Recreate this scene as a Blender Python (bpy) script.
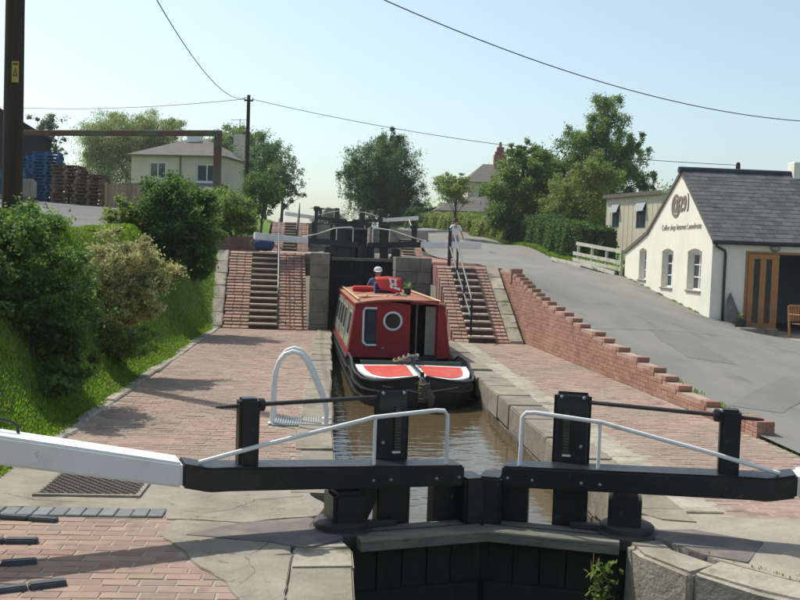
import bpy, bmesh, math, random
import numpy as np
from mathutils import Vector, Matrix
from mathutils.geometry import tessellate_polygon

for o in list(bpy.data.objects):
    bpy.data.objects.remove(o, do_unlink=True)
scene = bpy.context.scene
col = scene.collection
R = math.radians

# ------------------------------------------------------------------ camera
cam_d = bpy.data.cameras.new('camera')
cam = bpy.data.objects.new('camera', cam_d)
col.objects.link(cam)
cam_d.sensor_width = 36.0
cam_d.lens = 36.0 * 980.0 / 800.0
cam_d.clip_start = 0.1
cam_d.clip_end = 4000
cam.location = (0, 0, 2.1)
YAW, PIT, ROL = math.atan(71.7 / 980), math.atan(48.5 / 982.6), R(2.0)
cam.rotation_euler = (Matrix.Rotation(-YAW, 3, 'Z') @ Matrix.Rotation(math.pi / 2 - PIT, 3, 'X')
                      @ Matrix.Rotation(ROL, 3, 'Z')).to_euler()
scene.camera = cam

# ------------------------------------------------------------------ light
SUN_DX, SUN_DY = 0.52, -0.50          # ground shadow offset for one metre of height
world = bpy.data.worlds.new('World')
scene.world = world
world.use_nodes = True
wn = world.node_tree
wn.nodes.clear()
sky = wn.nodes.new('ShaderNodeTexSky')
sky.sky_type = 'NISHITA'
sky.sun_disc = False
sky.sun_elevation = math.atan(1 / math.hypot(SUN_DX, SUN_DY))
sky.sun_rotation = math.atan2(-SUN_DX, -SUN_DY)
sky.air_density = 1.0
sky.dust_density = 2.0
sky.ozone_density = 1.0
bgn = wn.nodes.new('ShaderNodeBackground')
bgn.inputs[1].default_value = 0.135
wout = wn.nodes.new('ShaderNodeOutputWorld')
wbal = wn.nodes.new('ShaderNodeMix')            # white balance of the hazy summer sky
wbal.data_type = 'RGBA'
wbal.blend_type = 'MULTIPLY'
wbal.inputs[0].default_value = 1.0
wbal.inputs[7].default_value = (0.945, 1.015, 0.98, 1)
wsat = wn.nodes.new('ShaderNodeHueSaturation')
wsat.inputs['Saturation'].default_value = 0.80
wn.links.new(sky.outputs[0], wsat.inputs['Color'])
wn.links.new(wsat.outputs[0], wbal.inputs[6])
wn.links.new(wbal.outputs[2], bgn.inputs[0])
wn.links.new(bgn.outputs[0], wout.inputs[0])

sun_d = bpy.data.lights.new('sun', 'SUN')
sun_d.energy = 3.3
sun_d.angle = R(0.6)
sun_d.color = (1.0, 0.95, 0.87)
sun = bpy.data.objects.new('sun', sun_d)
col.objects.link(sun)
sun.location = (-30, 30, 60)
sun.rotation_euler = Vector((SUN_DX, SUN_DY, -1)).to_track_quat('-Z', 'Y').to_euler()

scene.view_settings.view_transform = 'Standard'
scene.view_settings.look = 'None'
scene.view_settings.exposure = 0.38
scene.view_settings.gamma = 1.0

rnd = random.Random(7)
nrg = np.random.default_rng(11)

# ------------------------------------------------------------------ materials
def mat(name, c1, c2=None, scale=3.0, rough=0.75, bump=0.0, bscale=40.0, rv=0.0, metal=0.0,
        spec=0.3, dirt=None, dscale=1.2, dlo=0.52, dhi=0.68, stretch=None, translucent=0.0, detail=5.0, coat=0.0, hue=0.0, spots=None, rvar=0.0):
    m = bpy.data.materials.new(name)
    m.use_nodes = True
    nt = m.node_tree
    N, L = nt.nodes, nt.links
    b = N['Principled BSDF']
    b.inputs['Roughness'].default_value = rough
    b.inputs['Metallic'].default_value = metal
    b.inputs['Specular IOR Level'].default_value = spec
    if coat:
        b.inputs['Coat Weight'].default_value = coat
        b.inputs['Coat Roughness'].default_value = 0.12
    geo = N.new('ShaderNodeNewGeometry')
    vec = geo.outputs['Position']
    if stretch:
        mp = N.new('ShaderNodeMapping')
        mp.inputs['Scale'].default_value = stretch
        L.new(vec, mp.inputs['Vector'])
        vec = mp.outputs[0]

    def noise(s, det=detail):
        n = N.new('ShaderNodeTexNoise')
        n.inputs['Scale'].default_value = s
        n.inputs['Detail'].default_value = det
        n.inputs['Roughness'].default_value = 0.6
        L.new(vec, n.inputs['Vector'])
        return n.outputs['Fac']

    def ramp(sock, lo, hi):
        r = N.new('ShaderNodeMapRange')
        r.inputs['From Min'].default_value = lo
        r.inputs['From Max'].default_value = hi
        L.new(sock, r.inputs['Value'])
        return r.outputs[0]

    def mix(f, a, bb):
        x = N.new('ShaderNodeMix')
        x.data_type = 'RGBA'
        if isinstance(f, float):
            x.inputs[0].default_value = f
        else:
            L.new(f, x.inputs[0])
        for i, v in ((6, a), (7, bb)):
            if isinstance(v, tuple):
                x.inputs[i].default_value = (*v, 1)
            else:
                L.new(v, x.inputs[i])
        return x.outputs[2]
    c = mix(ramp(noise(scale), 0.32, 0.68), c1, c2 or tuple(v * 0.75 for v in c1))
    if rv or hue:
        oi = N.new('ShaderNodeObjectInfo')
        ad = N.new('ShaderNodeMath'); ad.operation = 'ADD'
        L.new(oi.outputs['Random'], ad.inputs[0]); L.new(geo.outputs['Random Per Island'], ad.inputs[1])
        fr = N.new('ShaderNodeMath'); fr.operation = 'FRACT'
        L.new(ad.outputs[0], fr.inputs[0])
        mr = N.new('ShaderNodeMapRange')
        mr.inputs['To Min'].default_value = 1 - rv
        mr.inputs['To Max'].default_value = 1 + rv
        L.new(fr.outputs[0], mr.inputs['Value'])
        hs = N.new('ShaderNodeHueSaturation')
        L.new(mr.outputs[0], hs.inputs['Value'])
        if hue:
            m7 = N.new('ShaderNodeMath'); m7.operation = 'MULTIPLY'; m7.inputs[1].default_value = 7.31
            f7 = N.new('ShaderNodeMath'); f7.operation = 'FRACT'
            L.new(ad.outputs[0], m7.inputs[0]); L.new(m7.outputs[0], f7.inputs[0])
            mh = N.new('ShaderNodeMapRange')
            mh.inputs['To Min'].default_value = 0.5 - hue
            mh.inputs['To Max'].default_value = 0.5 + hue
            L.new(f7.outputs[0], mh.inputs['Value'])
            L.new(mh.outputs[0], hs.inputs['Hue'])
        L.new(c, hs.inputs['Color'])
        c = hs.outputs[0]
    if dirt:
        c = mix(ramp(noise(dscale, 7.0), dlo, dhi), c, dirt)
    if spots:
        sc_, s_s, s_lo, s_hi = spots
        c = mix(ramp(noise(s_s, 8.0), s_lo, s_hi), c, sc_)
    if rvar:
        rr0 = N.new('ShaderNodeMapRange')
        rr0.inputs['To Min'].default_value = max(0.02, rough - rvar)
        rr0.inputs['To Max'].default_value = min(1.0, rough + rvar)
        L.new(noise(scale * 2.7), rr0.inputs['Value'])
        L.new(rr0.outputs[0], b.inputs['Roughness'])
    L.new(c, b.inputs['Base Color'])
    if bump:
        bp = N.new('ShaderNodeBump')
        bp.inputs['Strength'].default_value = bump
        bp.inputs['Distance'].default_value = 0.02
        L.new(noise(bscale, 6.0), bp.inputs['Height'])
        L.new(bp.outputs[0], b.inputs['Normal'])
    if translucent:
        tr = N.new('ShaderNodeBsdfTranslucent')
        L.new(c, tr.inputs['Color'])
        ms = N.new('ShaderNodeMixShader')
        ms.inputs[0].default_value = translucent
        L.new(b.outputs[0], ms.inputs[1]); L.new(tr.outputs[0], ms.inputs[2])
        L.new(ms.outputs[0], N['Material Output'].inputs['Surface'])
    return m

MT = {}
MT['paver'] = mat('paver', (.345, .233, .18), (.30, .206, .162), 9, .85, .3, 90, rv=.17, hue=.012, dirt=(.255, .21, .163), dscale=.7, dlo=.42, dhi=.72, spots=((.135, .115, .088), 2.6, .57, .74))
MT['mortar'] = mat('mortar', (.39, .335, .265), (.31, .265, .21), 6, .95, .4, 60, spots=((.12, .13, .07), 5, .6, .72))
MT['wallbrick'] = mat('wallbrick', (.36, .185, .135), (.29, .15, .112), 8, .85, .3, 80, rv=.16, hue=.008, dirt=(.40, .26, .195), dscale=1.5, dlo=.5, dhi=.8)
MT['wallmortar'] = mat('wallmortar', (.44, .33, .26), (.33, .23, .18), 8, .95, .3, 70)
MT['concrete'] = mat('concrete', (.335, .295, .235), (.255, .225, .182), 3.2, .9, .6, 30, dirt=(.18, .16, .125), dscale=1.7, dlo=.48, dhi=.74, spots=((.11, .10, .078), 7.0, .60, .74))
MT['paleconc'] = mat('pale_concrete', (.37, .33, .265), (.30, .265, .215), 3.0, .9, .5, 35, dirt=(.24, .21, .168), dscale=1.6, dlo=.5, dhi=.78, spots=((.15, .135, .105), 6.0, .61, .76))
MT['coping'] = mat('coping_stone', (.30, .26, .20), (.20, .175, .14), 3.0, .9, .55, 30, rv=.12, dirt=(.13, .12, .085), dscale=2.4, dlo=.52, dhi=.72)
MT['palestone'] = mat('pale_stone', (.42, .375, .30), (.29, .26, .205), 4.0, .9, .7, 26, rv=.14, dirt=(.20, .18, .13), dscale=3, dlo=.48, dhi=.72, spots=((.095, .10, .05), 2.3, .58, .70))
MT['wetwall'] = mat('lock_wall_stone', (.17, .13, .085), (.08, .065, .045), 5.0, .8, .8, 22, dirt=(.05, .05, .035), dscale=2.5, dlo=.45, dhi=.7)
MT['pierstone'] = mat('pier_stone', (.27, .245, .20), (.18, .165, .135), 3.5, .9, .5, 30, rv=.15, dirt=(.10, .10, .075), dscale=2, dlo=.5, dhi=.75)
MT['slab'] = mat('slate_and_shadow', (.185, .158, .145), (.14, .125, .118), 4, .85, .3, 50, dirt=(.25, .215, .17), dscale=3, dlo=.5, dhi=.72, spots=((.10, .095, .08), 8, .6, .75))  # slate tone; on the ground slabs its darkness also holds beam shadow
MT['bluebrick'] = mat('blue_brick', (.075, .085, .10), (.05, .058, .068), 10, .6, .25, 70, rv=.2)
MT['sett'] = mat('grey_sett', (.21, .22, .215), (.16, .165, .165), 8, .8, .25, 60, rv=.12)
MT['road'] = mat('tarmac', (.235, .225, .198), (.19, .183, .163), .55, .92, .6, 110, dirt=(.265, .25, .21), dscale=.35, dlo=.45, dhi=.75, spots=((.145, .14, .125), 1.3, .57, .74), stretch=(1.6, .6, 1))
MT['patch'] = mat('tarmac_patch', (.205, .198, .177), (.17, .165, .149), .9, .92, .6, 100, dirt=(.22, .21, .185), dscale=1.2, dlo=.5, dhi=.75)
MT['oldiron'] = mat('old_iron_mesh', (.135, .115, .095), (.09, .078, .066), 12, .8, .3, 40)
MT['crackdark'] = mat('crack_dirt', (.06, .052, .04), (.10, .09, .07), 9, .95)
MT['yard'] = mat('yard_tarmac', (.15, .147, .137), (.12, .118, .11), .5, .92, .4, 60, dirt=(.20, .185, .155), dscale=.3, dlo=.5, dhi=.7)
MT['soil'] = mat('grass_ground', (.15, .24, .035), (.11, .185, .03), 1.2, .95, .6, 18, dirt=(.12, .13, .04), dscale=.6, dlo=.5, dhi=.75)
MT['grass'] = mat('grass_blade', (.24, .38, .04), (.17, .30, .03), .9, .6, rv=.35, hue=.025, dirt=(.26, .26, .08), dscale=.8, dlo=.52, dhi=.8, translucent=.5)
MT['black'] = mat('black_paint', (.010, .010, .012), (.016, .016, .018), 6, .36, .16, 24, spec=.5, rvar=.14, dirt=(.03, .027, .024), dscale=3.0, dlo=.56, dhi=.8, spots=((.085, .07, .055), 14, .64, .72))
MT['blackold'] = mat('tarred_timber', (.018, .016, .014), (.035, .03, .025), 5, .8, .5, 14, stretch=(1, 1, .15))
MT['white'] = mat('white_paint', (.80, .80, .78), (.73, .73, .71), 3, .5, .12, 30, dirt=(.52, .51, .46), dscale=2.5, dlo=.56, dhi=.85, spots=((.26, .235, .19), 11, .655, .74), rvar=.12)
MT['plank'] = mat('weathered_plank', (.20, .19, .15), (.13, .128, .105), 6, .85, .5, 26, stretch=(.5, 3, 3), dirt=(.25, .225, .165), dscale=2, spots=((.07, .075, .05), 9, .6, .72))
MT['plankedge'] = mat('plank_edge', (.34, .29, .21), (.24, .21, .16), 8, .9, .3, 40)
MT['steel'] = mat('galvanised', (.36, .38, .38), (.27, .29, .29), 12, .5, .1, 60, metal=.3)
MT['railgrey'] = mat('rail_grey', (.13, .14, .14), (.09, .095, .095), 10, .5, .1, 50, spec=.4)
MT['rust'] = mat('rusty_steel', (.15, .08, .045), (.09, .052, .034), 2.5, .85, .3, 30, dirt=(.10, .12, .07), dscale=.7, dlo=.5, dhi=.6)
MT['iron'] = mat('dark_iron', (.03, .028, .026), (.05, .045, .04), 8, .55, .2, 30, spec=.4)
MT['pole'] = mat('creosoted_pole', (.055, .034, .022), (.035, .022, .016), 4, .85, .5, 20, stretch=(3, 3, .25))
MT['yellow'] = mat('yellow_sign', (.42, .31, .06), (.36, .27, .05), 5, .5)
MT['boatred'] = mat('boat_red', (.33, .016, .018), (.28, .014, .016), 2, .5, .1, 18, spec=.3, coat=.08, dirt=(.24, .03, .028), dscale=2.2, dlo=.5, dhi=.8, rvar=.12)
MT['boatroof'] = mat('roof_red', (.36, .115, .06), (.30, .10, .055), 4, .55, .1, 40, dirt=(.42, .22, .12), dscale=1.6)
MT['hull'] = mat('hull_black', (.014, .014, .016), (.026, .024, .022), 5, .4, .1, 20, spec=.5, dirt=(.07, .058, .045), dscale=3, dlo=.56, dhi=.74)
MT['boatgreen'] = mat('boat_green', (.018, .055, .045), (.014, .045, .038), 4, .3, spec=.5, coat=.3)
MT['panelred'] = mat('panel_red', (.62, .065, .035), (.52, .055, .03), 7, .45, dirt=(.55, .15, .09), dscale=6)
MT['panelgreen'] = mat('cabin_side', (.30, .34, .26), (.24, .28, .21), 3, .3, spec=.5, coat=.3)  # pale tone puts the gloss reflection on dark green paint into the colour
MT['rope'] = mat('rope', (.35, .30, .22), (.24, .20, .14), 40, .9, .6, 120)
MT['fender'] = mat('old_rope_fender', (.19, .15, .105), (.10, .08, .058), 25, .95, .8, 70)
MT['woodpole'] = mat('pale_wood', (.58, .45, .22), (.50, .38, .18), 9, .6, .2, 40)
MT['cafe'] = mat('cream_render', (.80, .77, .66), (.75, .72, .61), 1.5, .85, .16, 40, dirt=(.64, .61, .51), dscale=1.0, dlo=.52, dhi=.8, stretch=(1, 1, .55))
MT['slate'] = mat('roof_slate', (.125, .125, .125), (.095, .095, .097), 5, .7, .3, 50, rv=.28, dirt=(.14, .135, .125), dscale=1.3, dlo=.5, dhi=.75)
MT['ridge'] = mat('ridge_tile', (.045, .058, .062), (.035, .042, .045), 5, .6, .2, 40, rv=.15)
MT['doorwood'] = mat('door_oak', (.42, .195, .07), (.33, .15, .055), 6, .5, .2, 30, stretch=(4, 4, .4))
MT['dark'] = mat('dark_glass', (.012, .014, .016), (.02, .02, .022), 3, .12, spec=.6)
MT['glass'] = mat('window_glass', (.05, .065, .075), (.035, .045, .055), 2, .06, spec=.8)
MT['interior'] = mat('interior_wall', (.42, .47, .52), (.38, .42, .47), 3, .9)
MT['interiordark'] = mat('interior_timber', (.30, .17, .09), (.22, .13, .07), 3, .8)
MT['lettering'] = mat('lettering_brown', (.15, .125, .095), (.12, .10, .08), 5, .7)
MT['emblem'] = mat('emblem_brown', (.23, .195, .15), (.19, .16, .125), 6, .75)
MT['letterpale'] = mat('lettering_grey', (.36, .325, .27), (.32, .29, .24), 5, .8)
MT['houserender'] = mat('house_render', (.66, .56, .46), (.60, .515, .425), 1, .9, .15, 30, dirt=(.48, .42, .33), dscale=.7, dlo=.55, dhi=.75)
MT['houseroof'] = mat('house_roof', (.175, .155, .138), (.13, .118, .108), 2, .9, .4, 20, rv=.15)
MT['cabinwall'] = mat('cabin_cladding', (.60, .53, .40), (.54, .48, .36), 1.5, .8, .2, 30, stretch=(2, 2, .3))
MT['fencewhite'] = mat('weathered_white_fence', (.58, .55, .46), (.48, .46, .38), 4, .85, .25, 40, dirt=(.32, .31, .22), dscale=2)
MT['fencewood'] = mat('fence_boards', (.34, .25, .15), (.27, .20, .125), 3, .9, .3, 25, rv=.2, stretch=(3, 3, .4))
MT['barn'] = mat('dark_barn', (.030, .025, .022), (.045, .037, .032), 2, .85, .3, 20)
MT['blue'] = mat('blue_pallet', (.035, .13, .27), (.03, .10, .21), 5, .7, .2, 30, rv=.3)
MT['brownp'] = mat('brown_pallet', (.20, .13, .085), (.13, .085, .06), 5, .85, .3, 30, rv=.4)
MT['chimney'] = mat('chimney_brick', (.30, .11, .075), (.22, .085, .06), 5, .9, .3, 30)
MT['bark'] = mat('bark', (.085, .065, .045), (.05, .04, .03), 6, .95, .8, 18, stretch=(2, 2, .5))
MT['stepbrick'] = mat('step_brick', (.36, .215, .16), (.28, .165, .125), 7, .85, .35, 70, rv=.26, hue=.01, dirt=(.24, .19, .15), dscale=2.2, dlo=.5, dhi=.75)
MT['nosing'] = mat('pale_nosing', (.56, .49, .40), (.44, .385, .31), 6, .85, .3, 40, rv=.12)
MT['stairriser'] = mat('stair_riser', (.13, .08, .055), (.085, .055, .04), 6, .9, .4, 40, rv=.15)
MT['skin'] = mat('skin', (.50, .30, .21), (.46, .27, .19), 6, .6)
MT['hair'] = mat('hair_auburn', (.14, .055, .025), (.10, .04, .02), 20, .7)
MT['shirtwhite'] = mat('white_cotton', (.78, .78, .78), (.70, .71, .72), 5, .9, .2, 30)
MT['denim'] = mat('pale_denim', (.20, .27, .33), (.16, .22, .28), 10, .9, .2, 40)
MT['bluecloth'] = mat('blue_cloth', (.045, .07, .17), (.035, .055, .13), 8, .9, .2, 30)
MT['blueshirt'] = mat('blue_shirt', (.13, .17, .27), (.10, .14, .23), 8, .9, .2, 30)
MT['redcloth'] = mat('red_cloth', (.60, .045, .035), (.50, .035, .03), 8, .7, .2, 20)
MT['shoe'] = mat('shoe', (.10, .06, .04), (.07, .045, .03), 8, .7)
MT['wire'] = mat('wire', (.03, .03, .03), (.03, .03, .03), 2, .6)

def leafmat(name, c1, c2, dry=None, tr=.58, rough=.55):
    return mat(name, c1, c2, 1.4, rough, rv=.35, hue=.02, translucent=tr, spec=.35, dirt=dry, dscale=1.1, dlo=.5, dhi=.78)
MT['leaf_bush'] = leafmat('leaf_shrub', (.155, .255, .06), (.085, .165, .036))
MT['leaf_buff'] = leafmat('leaf_buff', (.56, .52, .24), (.43, .43, .17), dry=(.30, .36, .10), tr=.4)
MT['leaf_dark'] = leafmat('leaf_dark', (.12, .22, .048), (.075, .15, .034))
MT['leaf_mid'] = leafmat('leaf_mid', (.215, .31, .07), (.14, .22, .05))
MT['leaf_light'] = leafmat('leaf_light', (.27, .34, .085), (.19, .265, .065))
MT['leaf_willow'] = leafmat('leaf_willow', (.36, .42, .15), (.26, .33, .11))
MT['leaf_center'] = leafmat('leaf_birch', (.125, .22, .07), (.08, .15, .05))
MT['leaf_far'] = leafmat('leaf_far', (.15, .21, .10), (.12, .17, .09))
MT['leaf_hedge'] = leafmat('leaf_hedge', (.095, .175, .04), (.06, .12, .03))
MT['core'] = mat('twig_core', (.035, .045, .015), (.02, .028, .01), 3, .95, .6, 12)

# moving water
wm = bpy.data.materials.new('canal_water')
wm.use_nodes = True
nt = wm.node_tree
b = nt.nodes['Principled BSDF']
b.inputs['Base Color'].default_value = (.095, .070, .036, 1)
b.inputs['Roughness'].default_value = .04
b.inputs['IOR'].default_value = 1.33
b.inputs['Specular IOR Level'].default_value = .5
g = nt.nodes.new('ShaderNodeNewGeometry')
mp = nt.nodes.new('ShaderNodeMapping'); mp.inputs['Scale'].default_value = (1.0, 2.2, 1)
nz = nt.nodes.new('ShaderNodeTexNoise'); nz.inputs['Scale'].default_value = 2.6; nz.inputs['Detail'].default_value = 2.5
bp = nt.nodes.new('ShaderNodeBump'); bp.inputs['Strength'].default_value = .32; bp.inputs['Distance'].default_value = .035
nt.links.new(g.outputs['Position'], mp.inputs['Vector']); nt.links.new(mp.outputs[0], nz.inputs['Vector'])
nt.links.new(nz.outputs['Fac'], bp.inputs['Height']); nt.links.new(bp.outputs[0], b.inputs['Normal'])
MT['water'] = wm

# ------------------------------------------------------------------ mesh helpers
def link(name, me, m, parent=None):
    o = bpy.data.objects.new(name, me)
    col.objects.link(o)
    if m is not None and not me.materials:
        me.materials.append(MT[m] if isinstance(m, str) else m)
    if parent is not None:
        o.parent = parent
    return o

class MB:
    def __init__(s):
        s.v, s.f = [], []
    def add(s, vs, fs, T=None):
        n = len(s.v)
        if T is not None:
            vs = [tuple(T @ Vector(p)) for p in vs]
        s.v += [tuple(p) for p in vs]
        s.f += [tuple(i + n for i in f) for f in fs]
        return s
    def box(s, x0, x1, y0, y1, z0, z1, T=None):
        return s.add([(x0, y0, z0), (x1, y0, z0), (x1, y1, z0), (x0, y1, z0), (x0, y0, z1), (x1, y0, z1), (x1, y1, z1), (x0, y1, z1)],
                     [(0, 3, 2, 1), (4, 5, 6, 7), (0, 1, 5, 4), (1, 2, 6, 5), (2, 3, 7, 6), (3, 0, 4, 7)], T)
    def hexa(s, p, T=None):      # 8 points, bottom ring then top ring
        return s.add(p, [(0, 3, 2, 1), (4, 5, 6, 7), (0, 1, 5, 4), (1, 2, 6, 5), (2, 3, 7, 6), (3, 0, 4, 7)], T)
    def prism(s, pts, z0, z1, T=None):
        n = len(pts)
        z0f = z0 if callable(z0) else (lambda x, y: z0)
        z1f = z1 if callable(z1) else (lambda x, y: z1)
        vs = [(x, y, z0f(x, y)) for x, y in pts] + [(x, y, z1f(x, y)) for x, y in pts]
        fs = [tuple(range(n - 1, -1, -1)), tuple(range(n, 2 * n))] + [(i, (i + 1) % n, n + (i + 1) % n, n + i) for i in range(n)]
        return s.add(vs, fs, T)
    def tube(s, pts, r, n=8, cap=True, T=None):
        pts = [Vector(p) for p in pts]
        rs = r if isinstance(r, (list, tuple)) else [r] * len(pts)
        vs, fs = [], []
        up = None
        for i, p in enumerate(pts):
            a = pts[max(i - 1, 0)]; c = pts[min(i + 1, len(pts) - 1)]
            d = (c - a).normalized()
            if up is None:
                up = Vector((0, 0, 1)) if abs(d.z) < .9 else Vector((1, 0, 0))
            x = d.cross(up).normalized(); y = x.cross(d).normalized()
            up = y
            for k in range(n):
                t = 2 * math.pi * k / n
                vs.append(tuple(p + (x * math.cos(t) + y * math.sin(t)) * rs[i]))
        for i in range(len(pts) - 1):
            for k in range(n):
                fs.append((i * n + k, i * n + (k + 1) % n, (i + 1) * n + (k + 1) % n, (i + 1) * n + k))
        if cap:
            fs.append(tuple(range(n - 1, -1, -1)))
            fs.append(tuple((len(pts) - 1) * n + k for k in range(n)))
        return s.add(vs, fs, T)
    def lathe(s, prof, n=16, T=None, caps=True):   # prof: (r, z)
        vs, fs = [], []
        for r_, z in prof:
            for k in range(n):
                t = 2 * math.pi * k / n
                vs.append((r_ * math.cos(t), r_ * math.sin(t), z))
        for i in range(len(prof) - 1):
            for k in range(n):
                fs.append((i * n + k, i * n + (k + 1) % n, (i + 1) * n + (k + 1) % n, (i + 1) * n + k))
        if caps:
            fs.append(tuple(range(n - 1, -1, -1)))
            fs.append(tuple((len(prof) - 1) * n + k for k in range(n)))
        return s.add(vs, fs, T)
    def mesh(s, name, bevel=0, seg=1, smooth=False):
        me = bpy.data.meshes.new(name)
        me.from_pydata(s.v, [], s.f)
        if bevel or smooth:
            bm = bmesh.new(); bm.from_mesh(me)
            if bevel:
                bmesh.ops.bevel(bm, geom=[e for e in bm.edges if len(e.link_faces) == 2 and e.calc_face_angle(0) > .35],
                                offset=bevel, segments=seg, affect='EDGES', clamp_overlap=True)
            if smooth:
                for f in bm.faces:
                    f.smooth = True
                for e in bm.edges:
                    if e.calc_face_angle(0) > .7:
                        e.smooth = False
            bm.to_mesh(me); bm.free()
        me.validate()
        return me
    def build(s, name, m, parent=None, bevel=0, seg=1, smooth=False):
        return link(name, s.mesh(name, bevel, seg, smooth), m, parent)

def np_mesh(name, V, F, smooth=False):
    me = bpy.data.meshes.new(name)
    V = np.asarray(V, np.float32); F = np.asarray(F, np.int32)
    k = F.shape[1]
    me.vertices.add(len(V)); me.vertices.foreach_set('co', V.ravel())
    me.loops.add(F.size); me.loops.foreach_set('vertex_index', F.ravel())
    me.polygons.add(len(F))
    me.polygons.foreach_set('loop_start', np.arange(0, F.size, k, dtype=np.int32))
    me.polygons.foreach_set('loop_total', np.full(len(F), k, np.int32))
    if smooth:
        me.polygons.foreach_set('use_smooth', np.ones(len(F), bool))
    me.update(); me.validate()
    return me

def tag(o, label, cat, group=None):
    o['label'] = label; o['category'] = cat
    if group:
        o['group'] = group
    return o
def struct(o):
    o['kind'] = 'structure'
    return o
def empty(name, loc=(0, 0, 0), rz=0.0):
    o = bpy.data.objects.new(name, None)
    o.empty_display_size = .2
    col.objects.link(o)
    o.location = loc; o.rotation_euler = (0, 0, rz)
    return o
def thing(name, label, cat, loc=(0, 0, 0), rz=0.0, group=None):
    return tag(empty(name, loc, rz), label, cat, group)

def warp(me, amp, sc, seed=0):
    """uneven worn surfaces: small smooth offsets of the vertices"""
    n = len(me.vertices); a = np.empty(n * 3, np.float32); me.vertices.foreach_get('co', a); a = a.reshape(-1, 3)
    ph = np.random.default_rng(seed).random((3, 3)) * 6
    d = np.stack([np.sin(a @ np.array([1.3, 2.1, 1.7]) * sc + ph[i, 0]) * np.sin(a @ np.array([-1.9, 1.1, 2.3]) * sc * .7 + ph[i, 1]) for i in range(3)], 1)
    a += d * amp
    me.vertices.foreach_set('co', a.astype(np.float32).ravel()); me.update()

def interp(x, xs, ys):
    return float(np.interp(x, xs, ys))
# ================================================================== TERRAIN
def toe(y):
    return interp(y, [-50, 25.1, 28.6, 46.9, 50.8, 70, 120, 2000], [0, 0, 1.95, 1.98, 3.4, 3.6, 4.2, 4.5])
def toex(y):
    return interp(y, [-50, 25, 29, 60], [-2.8, -2.85, -3.15, -3.2])
def zl(x, y):
    """left bank and yard"""
    u = toex(y) - x
    yard = interp(y, [-10, 8, 16, 24, 44, 75, 150, 2000], [1.9, 1.95, 2.25, 2.5, 3.5, 4.2, 4.8, 4.8])
    yard = max(yard, toe(y) + .1)
    t = min(max(u / 1.55, 0), 1) ** 1.2
    s = .3 * t + .7 * t * t * (3 - 2 * t)
    z = toe(y) + (yard - toe(y)) * s
    if u > 1.55:
        z += min(u - 1.55, 12) * .026
    if 0.1 < u < 2.6 and y < 60:
        z += .05 * math.sin(x * 3.1 + y * 1.7) * math.sin(y * 2.3 - x) * min(u, .6)
    return z
WALLY = [-20, 11.5, 26.4, 30, 46.9, 56, 90]
WALLX = [5.20, 5.22, 4.62, 4.55, 4.6, 4.8, 6.0]
def wallx(y):
    return interp(y, WALLY, WALLX)
CP = np.array([(5.4, -5, 0), (5.4, 5, 0), (5.42, 11.5, .02), (5.3, 14, .17), (5.2, 16, .36), (5.05, 20, .72), (4.9, 22.5, 1.05), (4.8, 24.6, 1.5), (4.75, 26.4, 1.7), (4.7, 30, 1.78), (4.8, 36, 1.82),
    (5.2, 41, 1.86), (5.1, 46, 2.0), (5.3, 52, 2.75), (6, 60, 3.2), (8, 75, 3.8), (7, 100, 4.3), (11.3, 28.34, .44), (11.3, 36.8, 1.42), (11.3, 32.5, .92), (12.5, 28, .06), (14, 27.8, .02),
    (13.5, 24, -.12), (10, 20, .1), (8, 12, -.08), (12, 12, -.3), (9, 4, -.2), (20, 28, -.1), (22, 15, -.5), (20, -5, -.5), (8, 24, .75), (8, 30, 1.25), (8, 36, 1.6),
    (10.9, 38.6, 1.55), (10.6, 41, 1.78), (11.4, 47, 2.05), (11.7, 58, 2.6), (9.8, 66, 3.3), (14, 47, 2.4), (14, 58, 3.3), (13, 70, 4.2), (20, 60, 3.8), (16, 90, 4.8), (30, 45, 2.0), (40, 100, 4.5), (17, 40, 1.6), (45, 20, -.5), (60, 60, 3), (60, 140, 4.5), (10, 140, 4.6)])
_d = np.linalg.norm(CP[:, None, :2] - CP[None, :, :2], axis=2)
_n = len(CP)
_A = np.zeros((_n + 3, _n + 3)); _A[:_n, :_n] = -_d; _A[:_n, :_n] -= np.eye(_n) * .05
_A[:_n, _n] = 1; _A[:_n, _n + 1:] = CP[:, :2]; _A[_n, :_n] = 1; _A[_n + 1:, :_n] = CP[:, :2].T
_w = np.linalg.solve(_A, np.concatenate([CP[:, 2], [0, 0, 0]]))
def zr(x, y):
    """right hand lane and verge"""
    xx = min(x, 70); yy = min(max(y, -8), 150)
    d = np.hypot(CP[:, 0] - xx, CP[:, 1] - yy)
    z = float((-d * _w[:_n]).sum() + _w[_n] + _w[_n + 1] * xx + _w[_n + 2] * yy)
    return min(max(z, -.8), 5.0)

def axis(parts):
    out = []
    for a, b_, n in parts:
        out += list(np.linspace(a, b_, n, endpoint=False))
    return out
gv, gf = [], []
def patch(us, ys, fn):
    n0 = len(gv)
    for y in ys:
        for u in us:
            gv.append(fn(u, y))
    w = len(us)
    for j in range(len(ys) - 1):
        for i in range(w - 1):
            a = n0 + j * w + i
            gf.append((a, a + 1, a + 1 + w, a + w))
ysd = axis([(-40, 6, 8), (6, 32, 88), (32, 60, 57), (60, 120, 30), (120, 400, 8)]) + [400, 1000, 2500]
us = axis([(-.12, 3, 26), (3, 20, 26), (20, 80, 8), (80, 400, 5)]) + [400, 2500]
patch(list(reversed([-u for u in us])), ysd, lambda u, y: (toex(y) + u, y, zl(toex(y) + u, y) - (.03 if u > -.05 else 0)))
usr = axis([(.02, 14, 48), (14, 60, 18), (60, 400, 5)]) + [400, 2500]
patch(usr, ysd, lambda u, y: (wallx(y) + u, y, -.9 if (11.45 < wallx(y) + u < 20.4 and 28.45 < y < 36.7) else zr(wallx(y) + u, y) - .05))
ysb = [v for v in ysd if v >= 55.5]
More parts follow.
